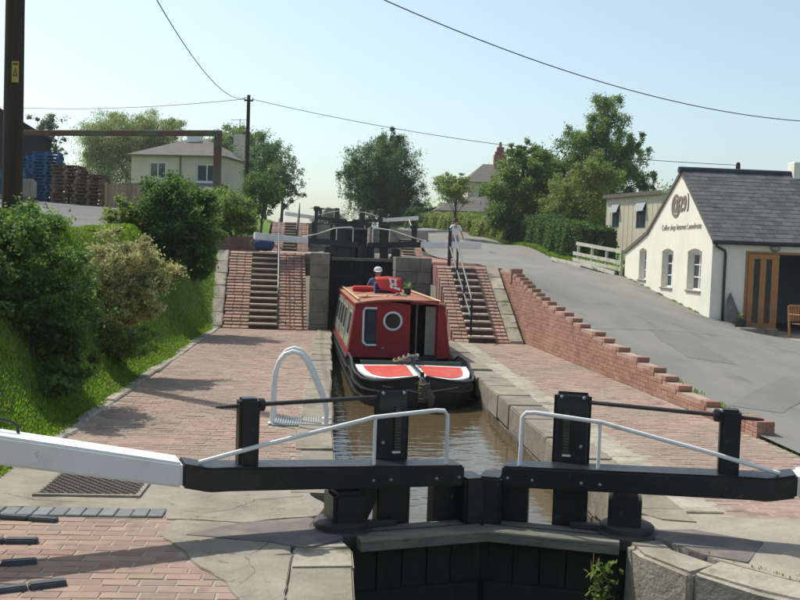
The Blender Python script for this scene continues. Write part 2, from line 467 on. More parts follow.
patch(list(np.linspace(0, 1, 7)), ysb, lambda u, y: (toex(y) * (1 - u) + (wallx(y) + .02) * u, y,
      (zl(toex(y), y) - .03) * (1 - u) + (zr(wallx(y) + .02, y) - .05) * u))
ground = struct(link('ground', np_mesh('ground', gv, gf, True), 'soil'))

# ---- lane (tarmac sheet over the ground)
def lane_edge(y):
    return interp(y, [-30, 20, 27.5, 28.2, 36.8, 38.6, 41, 47, 58, 66, 80, 100], [22, 21, 20, 11.45, 11.35, 10.80, 10.55, 10.75, 10.6, 9.6, 9.6, 9])
lv, lf = [], []
lys = axis([(-30, 6, 8), (6, 45, 110), (45, 100, 60)]) + [100]
NW = 22
for y in lys:
    x0, x1 = wallx(y) + .012, lane_edge(y)
    for i in range(NW + 1):
        x = x0 + (x1 - x0) * i / NW
        lv.append((x, y, zr(x, y) + .012))
for j in range(len(lys) - 1):
    for i in range(NW):
        a = j * (NW + 1) + i
        lf.append((a, a + 1, a + NW + 2, a + NW + 1))
road = struct(link('road', np_mesh('road', lv, lf, True), 'road'))

# worn trench patches in the lane
for (pts_, up_) in (([(6.6, 17.5), (7.5, 17.3), (7.9, 20.6), (7.0, 21.0)], .016), ([(5.6, 13.2), (6.3, 13.0), (8.8, 16.3), (8.1, 16.7)], .017)):
    vs_ = []
    for i in range(len(pts_)):
        a_, b_ = pts_[i], pts_[(i + 1) % len(pts_)]
        for u in np.linspace(0, 1, 8, endpoint=False):
            x_, y_ = a_[0] + (b_[0] - a_[0]) * u + rnd.uniform(-.03, .03), a_[1] + (b_[1] - a_[1]) * u + rnd.uniform(-.03, .03)
            vs_.append((x_, y_, zr(x_, y_) + up_))
    cx_, cy_ = np.mean([p[0] for p in pts_]), np.mean([p[1] for p in pts_])
    vs_.append((cx_, cy_, zr(cx_, cy_) + up_))
    n_ = len(vs_) - 1
    struct(link('road_patch', np_mesh('road_patch', vs_, [(i, (i + 1) % n_, n_) for i in range(n_)]), 'patch'))

# ---- yard tarmac on the left
lv, lf = [], []
yys = axis([(15.4, 56, 66)]) + [56]
for y in yys:
    for i in range(21):
        x = -4.42 - max(0, 17.0 - y) * .5 - 22 * (i / 20) ** 1.3 - .12 * math.sin(y * .9)
        lv.append((x, y, zl(x, y) + .03))
for j in range(len(yys) - 1):
    for i in range(20):
        a = j * 21 + i
        lf.append((a + 1, a, a + 21, a + 22))
struct(link('yard', np_mesh('yard', lv, lf, True), 'yard'))

# ================================================================== LOCKSIDE
def brick_mesh(lx, ly, h, bev, seed):
    r = random.Random(seed)
    mb = MB()
    j = lambda: r.uniform(-.003, .003)
    x, y = lx / 2, ly / 2
    mb.v = [(-x, -y, -h), (x, -y, -h), (x, y, -h), (-x, y, -h)] + \
           [(-x + j(), -y + j(), -bev), (x + j(), -y + j(), -bev), (x + j(), y + j(), -bev), (-x + j(), y + j(), -bev)] + \
           [(-x + bev, -y + bev, j() * .5), (x - bev, -y + bev, j() * .5), (x - bev, y - bev, j() * .5), (-x + bev, y - bev, j() * .5)]
    for k in (0, 4):
        for i in range(4):
            mb.f.append((k + i, k + (i + 1) % 4, k + 4 + (i + 1) % 4, k + 4 + i))
    mb.f.append((8, 9, 10, 11))
    return mb.mesh('brick')
def lay_pieces(parent, poses, meshes, name, m, limit=300, eye=(0, 0, 2.1)):
    """poses: 4x4 matrices. nearest ones become single parts, the rest one joined part"""
    poses = sorted(poses, key=lambda M_: (M_.translation - Vector(eye)).length)
    for i, M_ in enumerate(poses[:limit]):
        me = meshes[i % len(meshes)]
        o = link(name, me, m, parent)
        o.matrix_local = M_
    rest = poses[limit:]
    if rest:
        mb = MB()
        data = [([v.co.copy() for v in me.vertices], [tuple(p.vertices) for p in me.polygons]) for me in meshes]
        for i, M_ in enumerate(rest):
            vs, fs = data[i % len(data)]
            mb.add(vs, fs, M_)
        o = mb.build(name + '_field', m, parent)
        o['kind'] = 'stuff'
pv = [brick_mesh(.216, .104, .05, .004, s) for s in range(6)]
def pave(parent, inside, x0, x1, y0, y1, limit=300, rot=0.0, z=0.0):
    poses = []
    nrow = int((y1 - y0) / .115)
    for j in range(nrow):
        y = y0 + (j + .5) * .115
        off = (.114 if j % 2 else 0) + .02 * math.sin(j * 1.7)
        k = 0
        x = x0 + off
        while x < x1:
            if inside(x, y):
                T = Matrix.Translation((x + rnd.uniform(-.003, .003), y + rnd.uniform(-.003, .003), z + rnd.uniform(-.002, .002) + .002 * math.sin(x * 1.3 + y * .8)))
                poses.append(T @ Matrix.Rotation(rnd.uniform(-.014, .014), 4, 'Z') @ Matrix.Rotation(rnd.uniform(-.012, .012), 4, 'X'))
            x += .228
    lay_pieces(parent, poses, pv, 'brick', 'paver', limit)

# left lockside, foreground field
lf0 = struct(MB().box(-2.9, -.30, 1.5, 7.55, -.4, -.0045).build('lockside_paving', 'mortar'))
pave(lf0, lambda x, y: -2.95 < x < interp(y, [4.4, 5.75, 6.45, 6.95, 7.5], [-.30, -.42, -.84, -1.13, -1.08]) + .10 and y < 7.50, -2.8, -.3, 4.4, 7.56)
# left lockside, middle field
lf1 = struct(MB().box(-2.9, -.26, 9.2, 25.2, -.4, -.0045).build('lockside_paving', 'mortar'))
pave(lf1, lambda x, y: -2.72 < x < -.30 and not (-.66 < x < -.05 and 11.4 < y < 12.0), -2.72, -.26, 9.25, 25.15)
# right lockside
rf = struct(MB().prism([(3.0, 7.7), (5.26, 7.7), (5.24, 11.5), (4.8, 23), (3.0, 23)], -.4, -.0045).build('lockside_paving', 'mortar'))
pave(rf, lambda x, y: x > 3.36 + .05 * math.sin(y * 2) and x < wallx(y) - .02, 3.3, 5.5, 7.75, 23.0)

# concrete aprons, cast slabs
def jag(pts, step=.10, amp=.018, seed=1):
    """broken, uneven outline between the given corners"""
    r = random.Random(seed); out = []
    for i in range(len(pts)):
        a, b_ = Vector(pts[i]), Vector(pts[(i + 1) % len(pts)])
        d = b_ - a; n = max(1, int(d.length / step)); nv = Vector((-d.y, d.x)).normalized()
        for k in range(n):
            p = a + d * (k / n) + (nv * r.uniform(-amp, amp) if k else Vector((0, 0)))
            out.append((p.x, p.y))
    return out
def slab(name, pts, z0, z1, m, bevel=.015, amp=.004):
    if m in ('concrete', 'slab', 'paleconc'):
        pts = jag(pts, .09, .011 if m != 'slab' else .006, len(pts)); bevel = .006
    o = MB().prism(pts, z0, z1).build(name, m, None, bevel=bevel, seg=2)
    warp(o.data, amp, 4, len(pts))
    return struct(o)
slab('concrete_apron', [(-2.95, 7.74), (-1.22, 7.70), (-1.18, 7.47), (-.62, 7.40), (-.02, 7.62), (.04, 7.95), (-.10, 8.25), (-.25, 9.3), (-2.95, 9.3)], -.5, .012, 'concrete')
slab('concrete_apron', [(-1.10, 7.46), (-1.16, 7.25), (-1.12, 6.98), (-.93, 6.70), (-.82, 6.42), (-.60, 6.10), (-.50, 5.82), (-.34, 5.5), (-.26, 5.0), (-.2, 5.0), (-.2, 6.9), (-.36, 7.18), (-.62, 7.385)], -.5, .008, 'concrete')
slab('quoin_stone', [(-.198, 6.392), (.22, 6.402), (.225, 6.78), (.16, 7.0), (-.05, 6.80), (-.19, 6.86)], -.9, .004, 'palestone', .014, .006)
slab('quoin_stone', [(-.195, 4.0), (.21, 4.0), (.22, 6.398), (-.198, 6.388)], -.9, -.004, 'coping', .014, .006)
slab('slate_and_shadow', [(-.98, 7.05), (-.60, 7.40), (-.10, 7.56), (.10, 7.45), (.16, 7.02), (-.10, 6.76), (-.36, 6.90)], -.4, .014, 'slab', .008, .002)  # dark quad: slate slab with part of the left beam's shadow coloured in
slab('quoin_ledge', [(-.10, 7.0), (.2, 7.0), (.2, 8.3), (-.10, 8.3)], -.6, -.06, 'coping', .02, .008)
slab('concrete_apron', [(2.60, 7.75), (2.62, 6.93), (2.85, 6.55), (3.2, 6.15), (3.8, 5.65), (5.0, 5.0), (7.0, 4.4), (7.0, 7.0), (5.5, 7.72)], -.5, .010, 'paleconc')
slab('slate_and_shadow', [(2.42, 7.32), (2.90, 7.38), (3.32, 7.05), (2.98, 6.55), (2.74, 6.72), (2.60, 6.98)], -.4, .016, 'slab', .008, .002)  # slab whose dark shape also paints some of the right beam's shadow
slab('coping_strip', [(2.52, 7.95), (2.72, 7.62), (3.02, 7.55), (3.05, 8.05), (2.56, 8.05)], -.4, .02, 'coping', .02, .006)

def crack(pts, m='crackdark', w=.006, z=.017, seed=1):
    r = random.Random(seed); P = []
    for i in range(len(pts) - 1):
        a, b_ = Vector(pts[i]), Vector(pts[i + 1]); n = max(2, int((b_ - a).length / .05))
        for k in range(n):
            P.append(a + (b_ - a) * (k / n) + Vector((r.uniform(-.014, .014), r.uniform(-.014, .014))))
    P.append(Vector(pts[-1]))
    w *= .55
    vs, fs = [], []
    for i, p in enumerate(P):
        d = (P[min(i + 1, len(P) - 1)] - P[max(i - 1, 0)]).normalized(); n = Vector((-d.y, d.x)) * w * r.uniform(.25, 1.0) * (1 - .7 * i / len(P))
        vs += [(p.x - n.x, p.y - n.y, z), (p.x + n.x, p.y + n.y, z)]
        if i:
            fs.append((2 * i - 2, 2 * i - 1, 2 * i + 1, 2 * i))
    link('crack', np_mesh('crack', vs, fs), m, lf0 if pts[0][0] < 1 else rf)
crack([(-.15, 8.2), (-.55, 8.05), (-.70, 7.75), (-.95, 7.62), (-1.15, 7.74)], seed=1, w=.009)
crack([(-2.6, 8.15), (-2.3, 7.95), (-1.9, 7.90), (-1.5, 7.78)], seed=3)
crack([(-.36, 6.9), (-.50, 6.55), (-.42, 6.25), (-.52, 5.95)], seed=4, z=.013)
crack([(-.25, 8.6), (-.9, 8.75), (-1.3, 8.6)], seed=6)
crack([(3.2, 6.3), (3.6, 6.6), (4.2, 6.7), (4.8, 7.1)], seed=7, z=.015, w=.008)

# flared wing wall of the lower gate, right hand (single stones)
wing = struct(MB().prism([(2.34, 7.2), (2.40, 6.85), (2.62, 6.52), (2.92, 6.16), (3.4, 5.7), (4.1, 5.2), (5.1, 4.7), (6, 4.4), (6, 7.2)], -3.5, -.30).build('wing_wall', 'wetwall'))
wpts = [(2.27, 7.12), (2.31, 6.80), (2.53, 6.42), (2.84, 6.05), (3.3, 5.60), (4.0, 5.10), (5.0, 4.60)]
def wing_stone(idx, w_, z0_, z1_, name, m, inset, seed, bev):
    """one long dressed stone following the curved edge between wpts[idx[0]]..wpts[idx[-1]]"""
    P = [Vector(wpts[i]) for i in idx]
    nor = []
    for k in range(len(P)):
        d = (P[min(k + 1, len(P) - 1)] - P[max(k - 1, 0)]).normalized()
        n_ = Vector((-d.y, d.x))
        nor.append(n_ if n_.x > 0 else -n_)
    P[0] = P[0] + (P[1] - P[0]).normalized() * .004; P[-1] = P[-1] + (P[-2] - P[-1]).normalized() * .004
    out = [p + n * inset for p, n in zip(P, nor)] + [p + n * w_ for p, n in reversed(list(zip(P, nor)))]
    o = MB().prism([tuple(p) for p in out], z0_, z1_).build(name, m, wing, bevel=bev, seg=3, smooth=True)
    warp(o.data, .016, 5, seed)
wing_stone([0, 1, 2], .30, -.50, -.008, 'coping_stone', 'palestone', 0, 1, .03)
wing_stone([2, 3, 4], .34, -.46, .002, 'coping_stone', 'palestone', .004, 2, .03)
wing_stone([4, 5, 6], .34, -.50, .0, 'coping_stone', 'palestone', 0, 3, .03)
wing_stone([0, 1, 2, 3], .3, -1.05, -.505, 'stone_block', 'pierstone', .03, 4, .03)
wing_stone([3, 4, 5, 6], .3, -1.05, -.51, 'stone_block', 'pierstone', .04, 5, .03)
wing_stone([0, 1, 2, 3, 4], .3, -1.7, -1.06, 'stone_block', 'pierstone', .035, 6, .03)

# chamber walls with coping stones
def chamber_wall(name, x_in, sgn, y0, y1, ztop, zbot, cw, seed, m='coping', thick=.30):
    """x_in: water face, sgn: +1 when the land lies to +X"""
    r = random.Random(seed)
    xs = sorted((x_in + sgn * .03, x_in + sgn * .55))
    w = struct(MB().box(xs[0], xs[1], y0, y1, zbot, ztop - thick + .01).build(name, 'wetwall'))
    y = y0
    while y < y1 - .05:
        ln = min(r.uniform(.85, 1.35), y1 - y)
        if y1 - (y + ln) < .4:
            ln = y1 - y
        xa = x_in + sgn * r.uniform(-.012, .02); xb = x_in + sgn * (cw + r.uniform(-.02, .03))
        x0_, x1_ = min(xa, xb), max(xa, xb)
        o = MB().box(x0_, x1_, y + .002, y + ln - .002, ztop - thick - r.uniform(0, .05), ztop + .016 + r.uniform(-.005, .006)).build('coping_stone', m, w, bevel=.014, seg=2)
        warp(o.data, .016, 5, seed + int(y * 10))
        y += ln
    # rough courses under the coping
    z = ztop - thick - .04
    k = 0
    while z > ztop - 1.0:
        y = y0 - r.uniform(0, .3)
        while y < min(y1, y0 + 19):
            ln = r.uniform(.4, .75)
            xa = x_in + sgn * r.uniform(0, .025)
            o = MB().box(min(xa, xa + sgn * .2), max(xa, xa + sgn * .2), max(y, y0) + .006, min(y + ln, y1) - .006, z - .26, z - .012)
            if min(y + ln, y1) - max(y, y0) > .1:
                oo = o.build('wall_stone', 'wetwall', w, bevel=.012)
            y += ln
        z -= .27
        k += 1
    return w
chamber_wall('lock_wall', .10, -1, 8.3, 25.35, 0, -3.5, .38, 3)
chamber_wall('lock_wall', 2.55, 1, 7.95, 27.3, 0, -3.5, .48, 4)
# pale strip behind the right coping
strip = struct(MB().box(3.0, 3.34, 7.9, 23.0, -.3, -.02).build('coping_strip', 'mortar'))
y = 7.9
rr = random.Random(5)
while y < 22.9:
    ln = min(rr.uniform(.7, 1.2), 23.0 - y)
    o = MB().box(3.03, 3.35 + rr.uniform(-.03, .03), y + .005, y + ln - .005, -.1, .012 + rr.uniform(-.004, .004)).build('paving_stone', 'palestone', strip, bevel=.01)
    y += ln
# kerb between paving and bank
kerb = struct(MB().box(-3.0, -2.74, 9.3, 25.1, -.3, -.01).build('kerb', 'mortar'))
y = 9.3
while y < 25.0:
    ln = min(rr.uniform(.5, .95), 25.1 - y)
    o = MB().box(-2.92 + rr.uniform(-.03, .03), -2.73 + rr.uniform(-.02, .02), y + .008, y + ln - .008, -.2, .03 + rr.uniform(-.012, .015)).build('kerb_stone', 'palestone', kerb, bevel=.018)
    warp(o.data, .01, 6, int(y * 7))
    y += ln
# chamber floors, lower approach, water
struct(MB().box(.2, 2.3, -12, 7.2, -3.6, -3.5).build('canal_bed', 'wetwall'))
struct(MB().box(-.4, .2, -12, 4.0, -3.5, -.03).build('lock_wall', 'wetwall'))
struct(MB().box(-.1, .215, 4.0, 7.0, -3.5, -.9).build('lock_wall', 'wetwall'))
struct(MB().box(-2.95, -.4, -12, 1.5, -.5, -.02).build('lockside_paving', 'concrete'))
def water(y0, y1, x0, x1, z):
    return struct(link('water', np_mesh('water', [(x0, y0, z), (x1, y0, z), (x1, y1, z), (x0, y1, z)], [(0, 1, 2, 3)]), 'water'))
water(7.56, 28.7, .05, 2.62, -.44)
water(-12, 7.3, .2, 6.2, -2.3)
water(28.8, 52.5, -.02, 2.05, 1.1)
water(52.7, 58, -.1, 2.1, 3.02)

# ---- grey sett row, iron grating and raised tread bricks on the left apron
srow = struct(MB().box(-2.95, -1.20, 7.49, 7.735, -.3, .002).build('sett_row', 'mortar'))
for i in range(14):
    x = -2.93 + i * .123
    y = 7.60 - .012 * i * 0
    MB().box(x, x + .116, 7.505, 7.725, -.08, .018 + rnd.uniform(-.003, .003)).build('sett', 'sett', srow, bevel=.006)
gr = thing('iron_grating', 'rusty mesh grating set in the concrete under the white beam end', 'grating', (-1.92, 8.45, .012))
MB().box(-.40, .40, -.36, .36, 0, .006).build('sump', 'slab', gr)
bars = MB()
for i in range(-9, 20):
    a = -.62 + i * .075
    for s in (1, -1):
        pts = []
        for t in np.linspace(-.38, .38, 3):
            pts.append((a + s * t * .9 + (0 if s == 1 else 0), t))
        (x0_, y0_), (x1_, y1_) = pts[0], pts[-1]
        def clip(p, q):
            ts = [0, 1]
            for k in range(2):
                d = q[k] - p[k]; lim = (.40, .36)[k]
                if abs(d) < 1e-6: continue
                t0, t1 = sorted(((-lim - p[k]) / d, (lim - p[k]) / d))
                ts[0] = max(ts[0], t0); ts[1] = min(ts[1], t1)
            return ts
        t0, t1 = clip((x0_, y0_), (x1_, y1_))
        if t1 - t0 > .05:
            A = Vector((x0_ + (x1_ - x0_) * t0, y0_ + (y1_ - y0_) * t0, .014 if s == 1 else .017)); B = Vector((x0_ + (x1_ - x0_) * t1, y0_ + (y1_ - y0_) * t1, .014 if s == 1 else .017))
            bars.tube([A, B], .010, 4)
bars.build('mesh_bars', 'oldiron', gr)
fr = MB()
for (a, b_, c, d) in ((-.43, .43, -.39, -.35), (-.43, .43, .35, .39), (-.43, -.39, -.36, .36), (.39, .43, -.36, .36)):
    fr.box(a, b_, c, d, -.01, .02)
fr.build('frame', 'concrete', gr)
trd = [((-1.96, 7.37), (-2.41, 7.45)), ((-1.95, 6.85), (-2.40, 6.83)), ((-1.83, 6.42), (-2.27, 6.30)), ((-1.54, 6.02), (-1.98, 5.83))]
trl = ['nearest the grey setts', 'second back from the setts', 'third back from the setts', 'nearest the camera']
for i, (a, b_) in enumerate(trd):
    a, b_ = Vector((*a, 0)), Vector((*b_, 0))
    d = (b_ - a); ang = math.atan2(d.y, d.x)
    t = thing('raised_tread', 'raised dark blue brick foot tread in the left foreground paving, ' + trl[i], 'tread', (a.x, a.y, 0), ang, 'foot treads for pushing the left balance beam')
    for k in range(3):
        MB().box(k * .225 + .003, k * .225 + .219, -.033, .033, -.04, .034 + rnd.uniform(-.003, .003)).build('blue_brick', 'bluebrick', t, bevel=.008, seg=2)

# ================================================================== RETAINING WALL (right)
WT = [(11.5, .14), (12.9, .215), (13.87, .29), (14.37, .365), (14.87, .44), (15.59, .515), (16.5, .59), (17.33, .665), (17.86, .74), (18.8, .815), (19.33, .89), (19.95, .965), (20.6, 1.04), (21.3, 1.115),
      (21.85, 1.19), (22.3, 1.265), (22.7, 1.34), (23.2, 1.415), (23.6, 1.49), (24.0, 1.565), (24.35, 1.64), (24.9, 1.715)]
def wtop(y):
    z = .14
    for yy, zz in WT:
        if y >= yy:
            z = zz
    return z
rw = thing('brick_retaining_wall', 'long low red brick wall with stepped top falling along the lane', 'wall', (0, 0, 0))
mbk = MB()
ys_ = [a for a, _ in WT] + [26.5]
for i in range(len(WT)):
    y0_, y1_ = ys_[i], ys_[i + 1]
    z = WT[i][1]
    xa, xb = wallx(y0_), wallx(y1_)
    mbk.hexa([(xa + .012, y0_ + (.012 if i == 0 else 0), -.3), (xa + .19, y0_ + (.012 if i == 0 else 0), -.3), (xb + .19, y1_, -.3), (xb + .012, y1_, -.3),
              (xa + .012, y0_ + .012, z - .012), (xa + .19, y0_ + .012, z - .012), (xb + .19, y1_, z - .012), (xb + .012, y1_, z - .012)])
mbk.build('mortar_core', 'wallmortar', rw)
wbm = [brick_mesh(.217, .104, .066, .005, 40 + s) for s in range(5)]
cap_m = [brick_mesh(.217, .069, .085, .006, 60 + s) for s in range(4)]
poses, caps = [], []
wang = math.atan2(26.4 - 11.5, 4.62 - 5.22)
k = 0
z = 0.0
while z < 1.7:
    y = 11.5 + (.112 if k % 2 else 0)
    if k % 2:
        pass
    while y < 26.3:
        if z + .075 <= wtop(y + .02) + .004:
            yc = y + .1
            for off in ((.052,) if z + .15 <= wtop(y + .02) else (.052, .155)):
                Mx = Matrix.Translation((wallx(yc) + off + rnd.uniform(-.003, .003), yc, z + .072)) @ Matrix.Rotation(wang, 4, 'Z')
                poses.append(Mx)
        y += .225
    z += .075
    k += 1
lay_pieces(rw, poses, wbm, 'brick', 'wallbrick', 300)
# dark brick ends at every step of the top course
for i, (yy, zz) in enumerate(WT[1:]):
    jz = rnd.uniform(-.006, .004)
    o = MB().box(wallx(yy) - .003 + rnd.uniform(-.004, .006), wallx(yy) + .205, yy - .004 + rnd.uniform(-.01, .01), yy + .21, zz - .074, zz + .001 + jz).build('step_brick', 'wallbrick', rw, bevel=.006)
for k in range(3):
    for (xa, xb, ya, yb) in (((-.01, .10, 11.40, 11.62), (.108, .215, 11.40, 11.62), (-.01, .215, 11.628, 11.735), (-.01, .10, 11.743, 11.95), (.108, .215, 11.743, 11.95)) if k % 2 else
                             ((-.01, .215, 11.40, 11.507), (-.01, .10, 11.515, 11.735), (.108, .215, 11.515, 11.735), (-.01, .215, 11.743, 11.85), (-.01, .215, 11.858, 11.96))):
        MB().box(wallx(11.6) + xa, wallx(11.6) + xb, ya, yb, k * .075 + .004 - .02, k * .075 + .05).build('pier_brick', 'wallbrick', rw, bevel=.005)
MB().box(wallx(11.6), wallx(11.6) + .205, 11.41, 11.95, -.1, .19).build('pier_mortar', 'wallmortar', rw)
MB().box(wallx(25.2) - .02, wallx(25.2) + .28, 24.85, 25.10, 1.4, 1.765).build('top_pier', 'wallbrick', rw, bevel=.01)

# ================================================================== STAIRCASES
def flight(name, label, x0, x1, f0, f1, ya, yb, za, zb, nst, nrow, shear, ramp, seed, side_m='palestone'):
    """x0..x1 whole width, f0..f1 stepped flight, brick rows on both sides, ramp=(xa,xb) pale stone strip"""
    r = random.Random(seed)
    t = thing(name, label, 'steps', ((x0 + x1) / 2, ya, za))
    ox, oy, oz = t.location
    sh = lambda y: shear * (y - ya)
    # brick side slopes
    for (a, b_) in ((x0, f0), (f1, x1)):
        for i in range(nrow):
            yy = ya + (yb - ya) * i / nrow; zz = za + (zb - za) * (i + 1) / nrow
            dy = (yb - ya) / nrow
            x = a + r.uniform(-.02, .02)
            row = MB()
            while x < b_ - .03:
                w = min(.215, b_ - x)
                xa_, xb_, yf, yk = x + .004 - ox + sh(yy), x + w - ox + sh(yy), yy - oy + r.uniform(-.006, .006), yy + dy + .012 - oy
                zf, zk_ = zz - oz - (zb - za) / nrow * .62 + r.uniform(-.004, .004), zz - oz + r.uniform(-.004, .004)
                row.hexa([(xa_, yf, za - oz - .3), (xb_, yf, za - oz - .3), (xb_, yk, za - oz - .3), (xa_, yk, za - oz - .3), (xa_, yf, zf), (xb_, yf, zf), (xb_, yk, zk_), (xa_, yk, zk_)])
                x += .222
            row.build('brick_row', 'stepbrick', t, bevel=.006)
    for i in range(nst):
        yy = ya + (yb - ya) * i / nst; zz = za + (zb - za) * (i + 1) / nst
        dy = (yb - ya) / nst
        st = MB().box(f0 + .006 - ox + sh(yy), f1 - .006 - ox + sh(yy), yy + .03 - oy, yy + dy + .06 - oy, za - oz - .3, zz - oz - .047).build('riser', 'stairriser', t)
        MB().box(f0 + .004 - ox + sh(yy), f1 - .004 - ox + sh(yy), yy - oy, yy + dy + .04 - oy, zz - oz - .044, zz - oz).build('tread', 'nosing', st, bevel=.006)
    if ramp:
        xa, xb = ramp
        n = 6
        for i in range(n):
            ya_, yb_ = ya + (yb - ya) * i / n, ya + (yb - ya) * (i + 1) / n - .02
            z0_, z1_ = za + (zb - za) * i / n + .05, za + (zb - za) * (i + 1) / n + .05
            o = MB().hexa([(xa - ox + sh(ya_), ya_ - oy, -.3 + za - oz), (xb - ox + sh(ya_), ya_ - oy, -.3 + za - oz), (xb - ox + sh(yb_), yb_ - oy, -.3 + za - oz), (xa - ox + sh(yb_), yb_ - oy, -.3 + za - oz),
                           (xa - ox + sh(ya_), ya_ - oy, z0_ - oz), (xb - ox + sh(ya_), ya_ - oy, z0_ - oz), (xb - ox + sh(yb_), yb_ - oy, z1_ - oz), (xa - ox + sh(yb_), yb_ - oy, z1_ - oz)]).build('ramp_stone', side_m, t, bevel=.02, seg=2)
            warp(o.data, .015, 5, seed + i)
    return t
flight('brick_steps', 'left flight of brick and stone steps beside the grass bank', -2.66, -.52, -2.02, -1.28, 25.15, 28.6, 0, 1.95, 13, 25, -.06, (-3.02, -2.68), 1)
flight('brick_steps', 'right flight of brick and stone steps below the walking person', 3.0, 4.32, 3.36, 4.0, 23.0, 26.4, 0, 1.75, 11, 23, -.03, (4.34, 4.66), 2)
flight('brick_steps', 'far flight of brick steps behind the second lock on the left', -2.9, -1.05, -2.25, -1.6, 46.9, 50.8, 1.96, 3.4, 10, 20, -.02, None, 3)
flight('brick_steps', 'far flight of brick steps behind the second lock on the right', 3.25, 4.5, 3.5, 4.1, 46.9, 50.0, 1.9, 2.75, 6, 12, 0, None, 4)
# fill between right steps' left cheek and pier
cheek = struct(MB().hexa([(2.56, 23.2, -.3), (2.98, 23.2, -.3), (2.90, 27.3, -.3), (2.56, 27.3, -.3), (2.56, 23.2, .02), (2.98, 23.2, .02), (2.90, 27.3, .02), (2.56, 27.3, .02)]).build('lock_coping', 'coping', bevel=.02))
# ---- lock piers of squared stone
def pier(name, x0, x1, y0, y1, z0, z1, ch, seed, nb=1):
    r = random.Random(seed)
    p = struct(MB().box(x0 + .03, x1 - .03, y0 + .03, y1 - .03, z0, z1 - .03).build(name, 'wetwall'))
    z = z1
    k = 0
    while z > z0 + .05 and k < 9:
        h = min(ch * r.uniform(.85, 1.15), z - z0)
        cuts = [x0] + sorted(r.uniform(x0 + .3, x1 - .3) for _ in range(nb if (x1 - x0) > .8 else 0)) + [x1]
        for i in range(len(cuts) - 1):
            o = MB().box(cuts[i] + .003, cuts[i + 1] - .003, y0 - r.uniform(0, .015), y0 + .5, z - h + .004, z - (.0 if k else -.015)).build('stone_block', 'pierstone', p, bevel=.010)
            warp(o.data, .008, 5, seed + k)
        y = y0 + .51
        while y < min(y1, y0 + 3.5):
            ln = min(r.uniform(.6, 1.0), y1 - y)
            MB().box(x0 - r.uniform(-.004, .012), x1 + r.uniform(-.004, .012), y, y + ln - .01, z - h + .008, z - (.0 if k else -.015)).build('stone_block', 'pierstone', p, bevel=.018)
            y += ln
        z -= h
        k += 1
    return p
pier('lock_pier', -.50, .0, 25.38, 29.0, -3.4, 1.98, .33, 1)
pier('lock_pier', 1.84, 2.86, 27.36, 29.6, -3.4, 1.93, .34, 2)
pier('lock_pier', -1.03, -.02, 48.4, 52.5, 1.0, 3.30, .4, 3)
pier('lock_pier', 1.95, 3.24, 48.6, 52.6, 1.0, 3.25, .4, 4)
struct(MB().box(-.5, -.02, 29.02, 48.4, .3, 1.97).build('lock_wall', 'pierstone', bevel=.02))
struct(MB().box(2.02, 2.8, 29.62, 48.6, .3, 1.97).build('lock_wall', 'pierstone', bevel=.02))
struct(MB().box(0, 1.84, 28.95, 29.4, -3.4, .6).build('lock_cill', 'wetwall'))
# upper landings
up = struct(MB().box(-3.3, -.505, 28.66, 46.88, 1.3, 1.938).build('upper_lockside', 'wallmortar'))
pave(up, lambda x, y: x < -.55, -3.2, -.5, 28.7, 33, 0, z=1.95)
up2 = struct(MB().prism([(2.88, 26.45), (4.70, 26.45), (4.62, 46.88), (2.82, 46.88), (2.82, 29.6), (2.88, 29.6)], 1.2, lambda x, y: 1.74 + .008 * (y - 26.4)).build('upper_lockside', 'wallbrick'))
struct(MB().box(-3.3, -1.04, 50.85, 58, 2.5, 3.38).build('top_lockside', 'mortar'))
struct(MB().box(2.1, 5.0, 50.05, 58, 2.2, 3.2).build('top_lockside', 'mortar'))
struct(MB().box(-1.04, -.1, 52.5, 58, 2.2, 3.36).build('top_lockside', 'coping'))
# brick quadrant: low curved brick kerbs used as footholds behind the right upper beam
for i in range(6):
    yy = 27.4 + i * .75
    MBq = MB()
    t = tag(MBq.hexa([(2.95, yy, 1.7), (4.5, yy + .5, 1.7), (4.5, yy + .62, 1.7), (2.95, yy + .12, 1.7), (2.95, yy, 1.768 + i * .006), (4.5, yy + .5, 1.772 + i * .006), (4.5, yy + .62, 1.772 + i * .006), (2.95, yy + .12, 1.768 + i * .006)]).build('raised_tread', 'wallbrick', bevel=.01),
            'red brick foothold strip on the upper right lockside, ' + ['nearest the steps', 'second from the steps', 'third from the steps', 'fourth from the steps', 'fifth from the steps', 'farthest from the steps'][i], 'tread', 'brick footholds on the upper lockside')
# red brick wall at the head of the left steps
lw = thing('brick_wall', 'low red brick wall at the head of the left steps', 'wall', (-3.0, 30.2, 1.95))
for k in range(6):
    for i in range(7):
        x = -.70 + (i - (.5 if k % 2 else 0)) * .222
        if x > .72: continue
        MB().box(x + .005, x + .217, 0, .21, k * .075 + .004, k * .075 + .071).build('brick', 'wallbrick', lw, bevel=.005)
MB().box(-.79, .83, .01, .2, -.3, .44).build('mortar_core', 'wallmortar', lw)
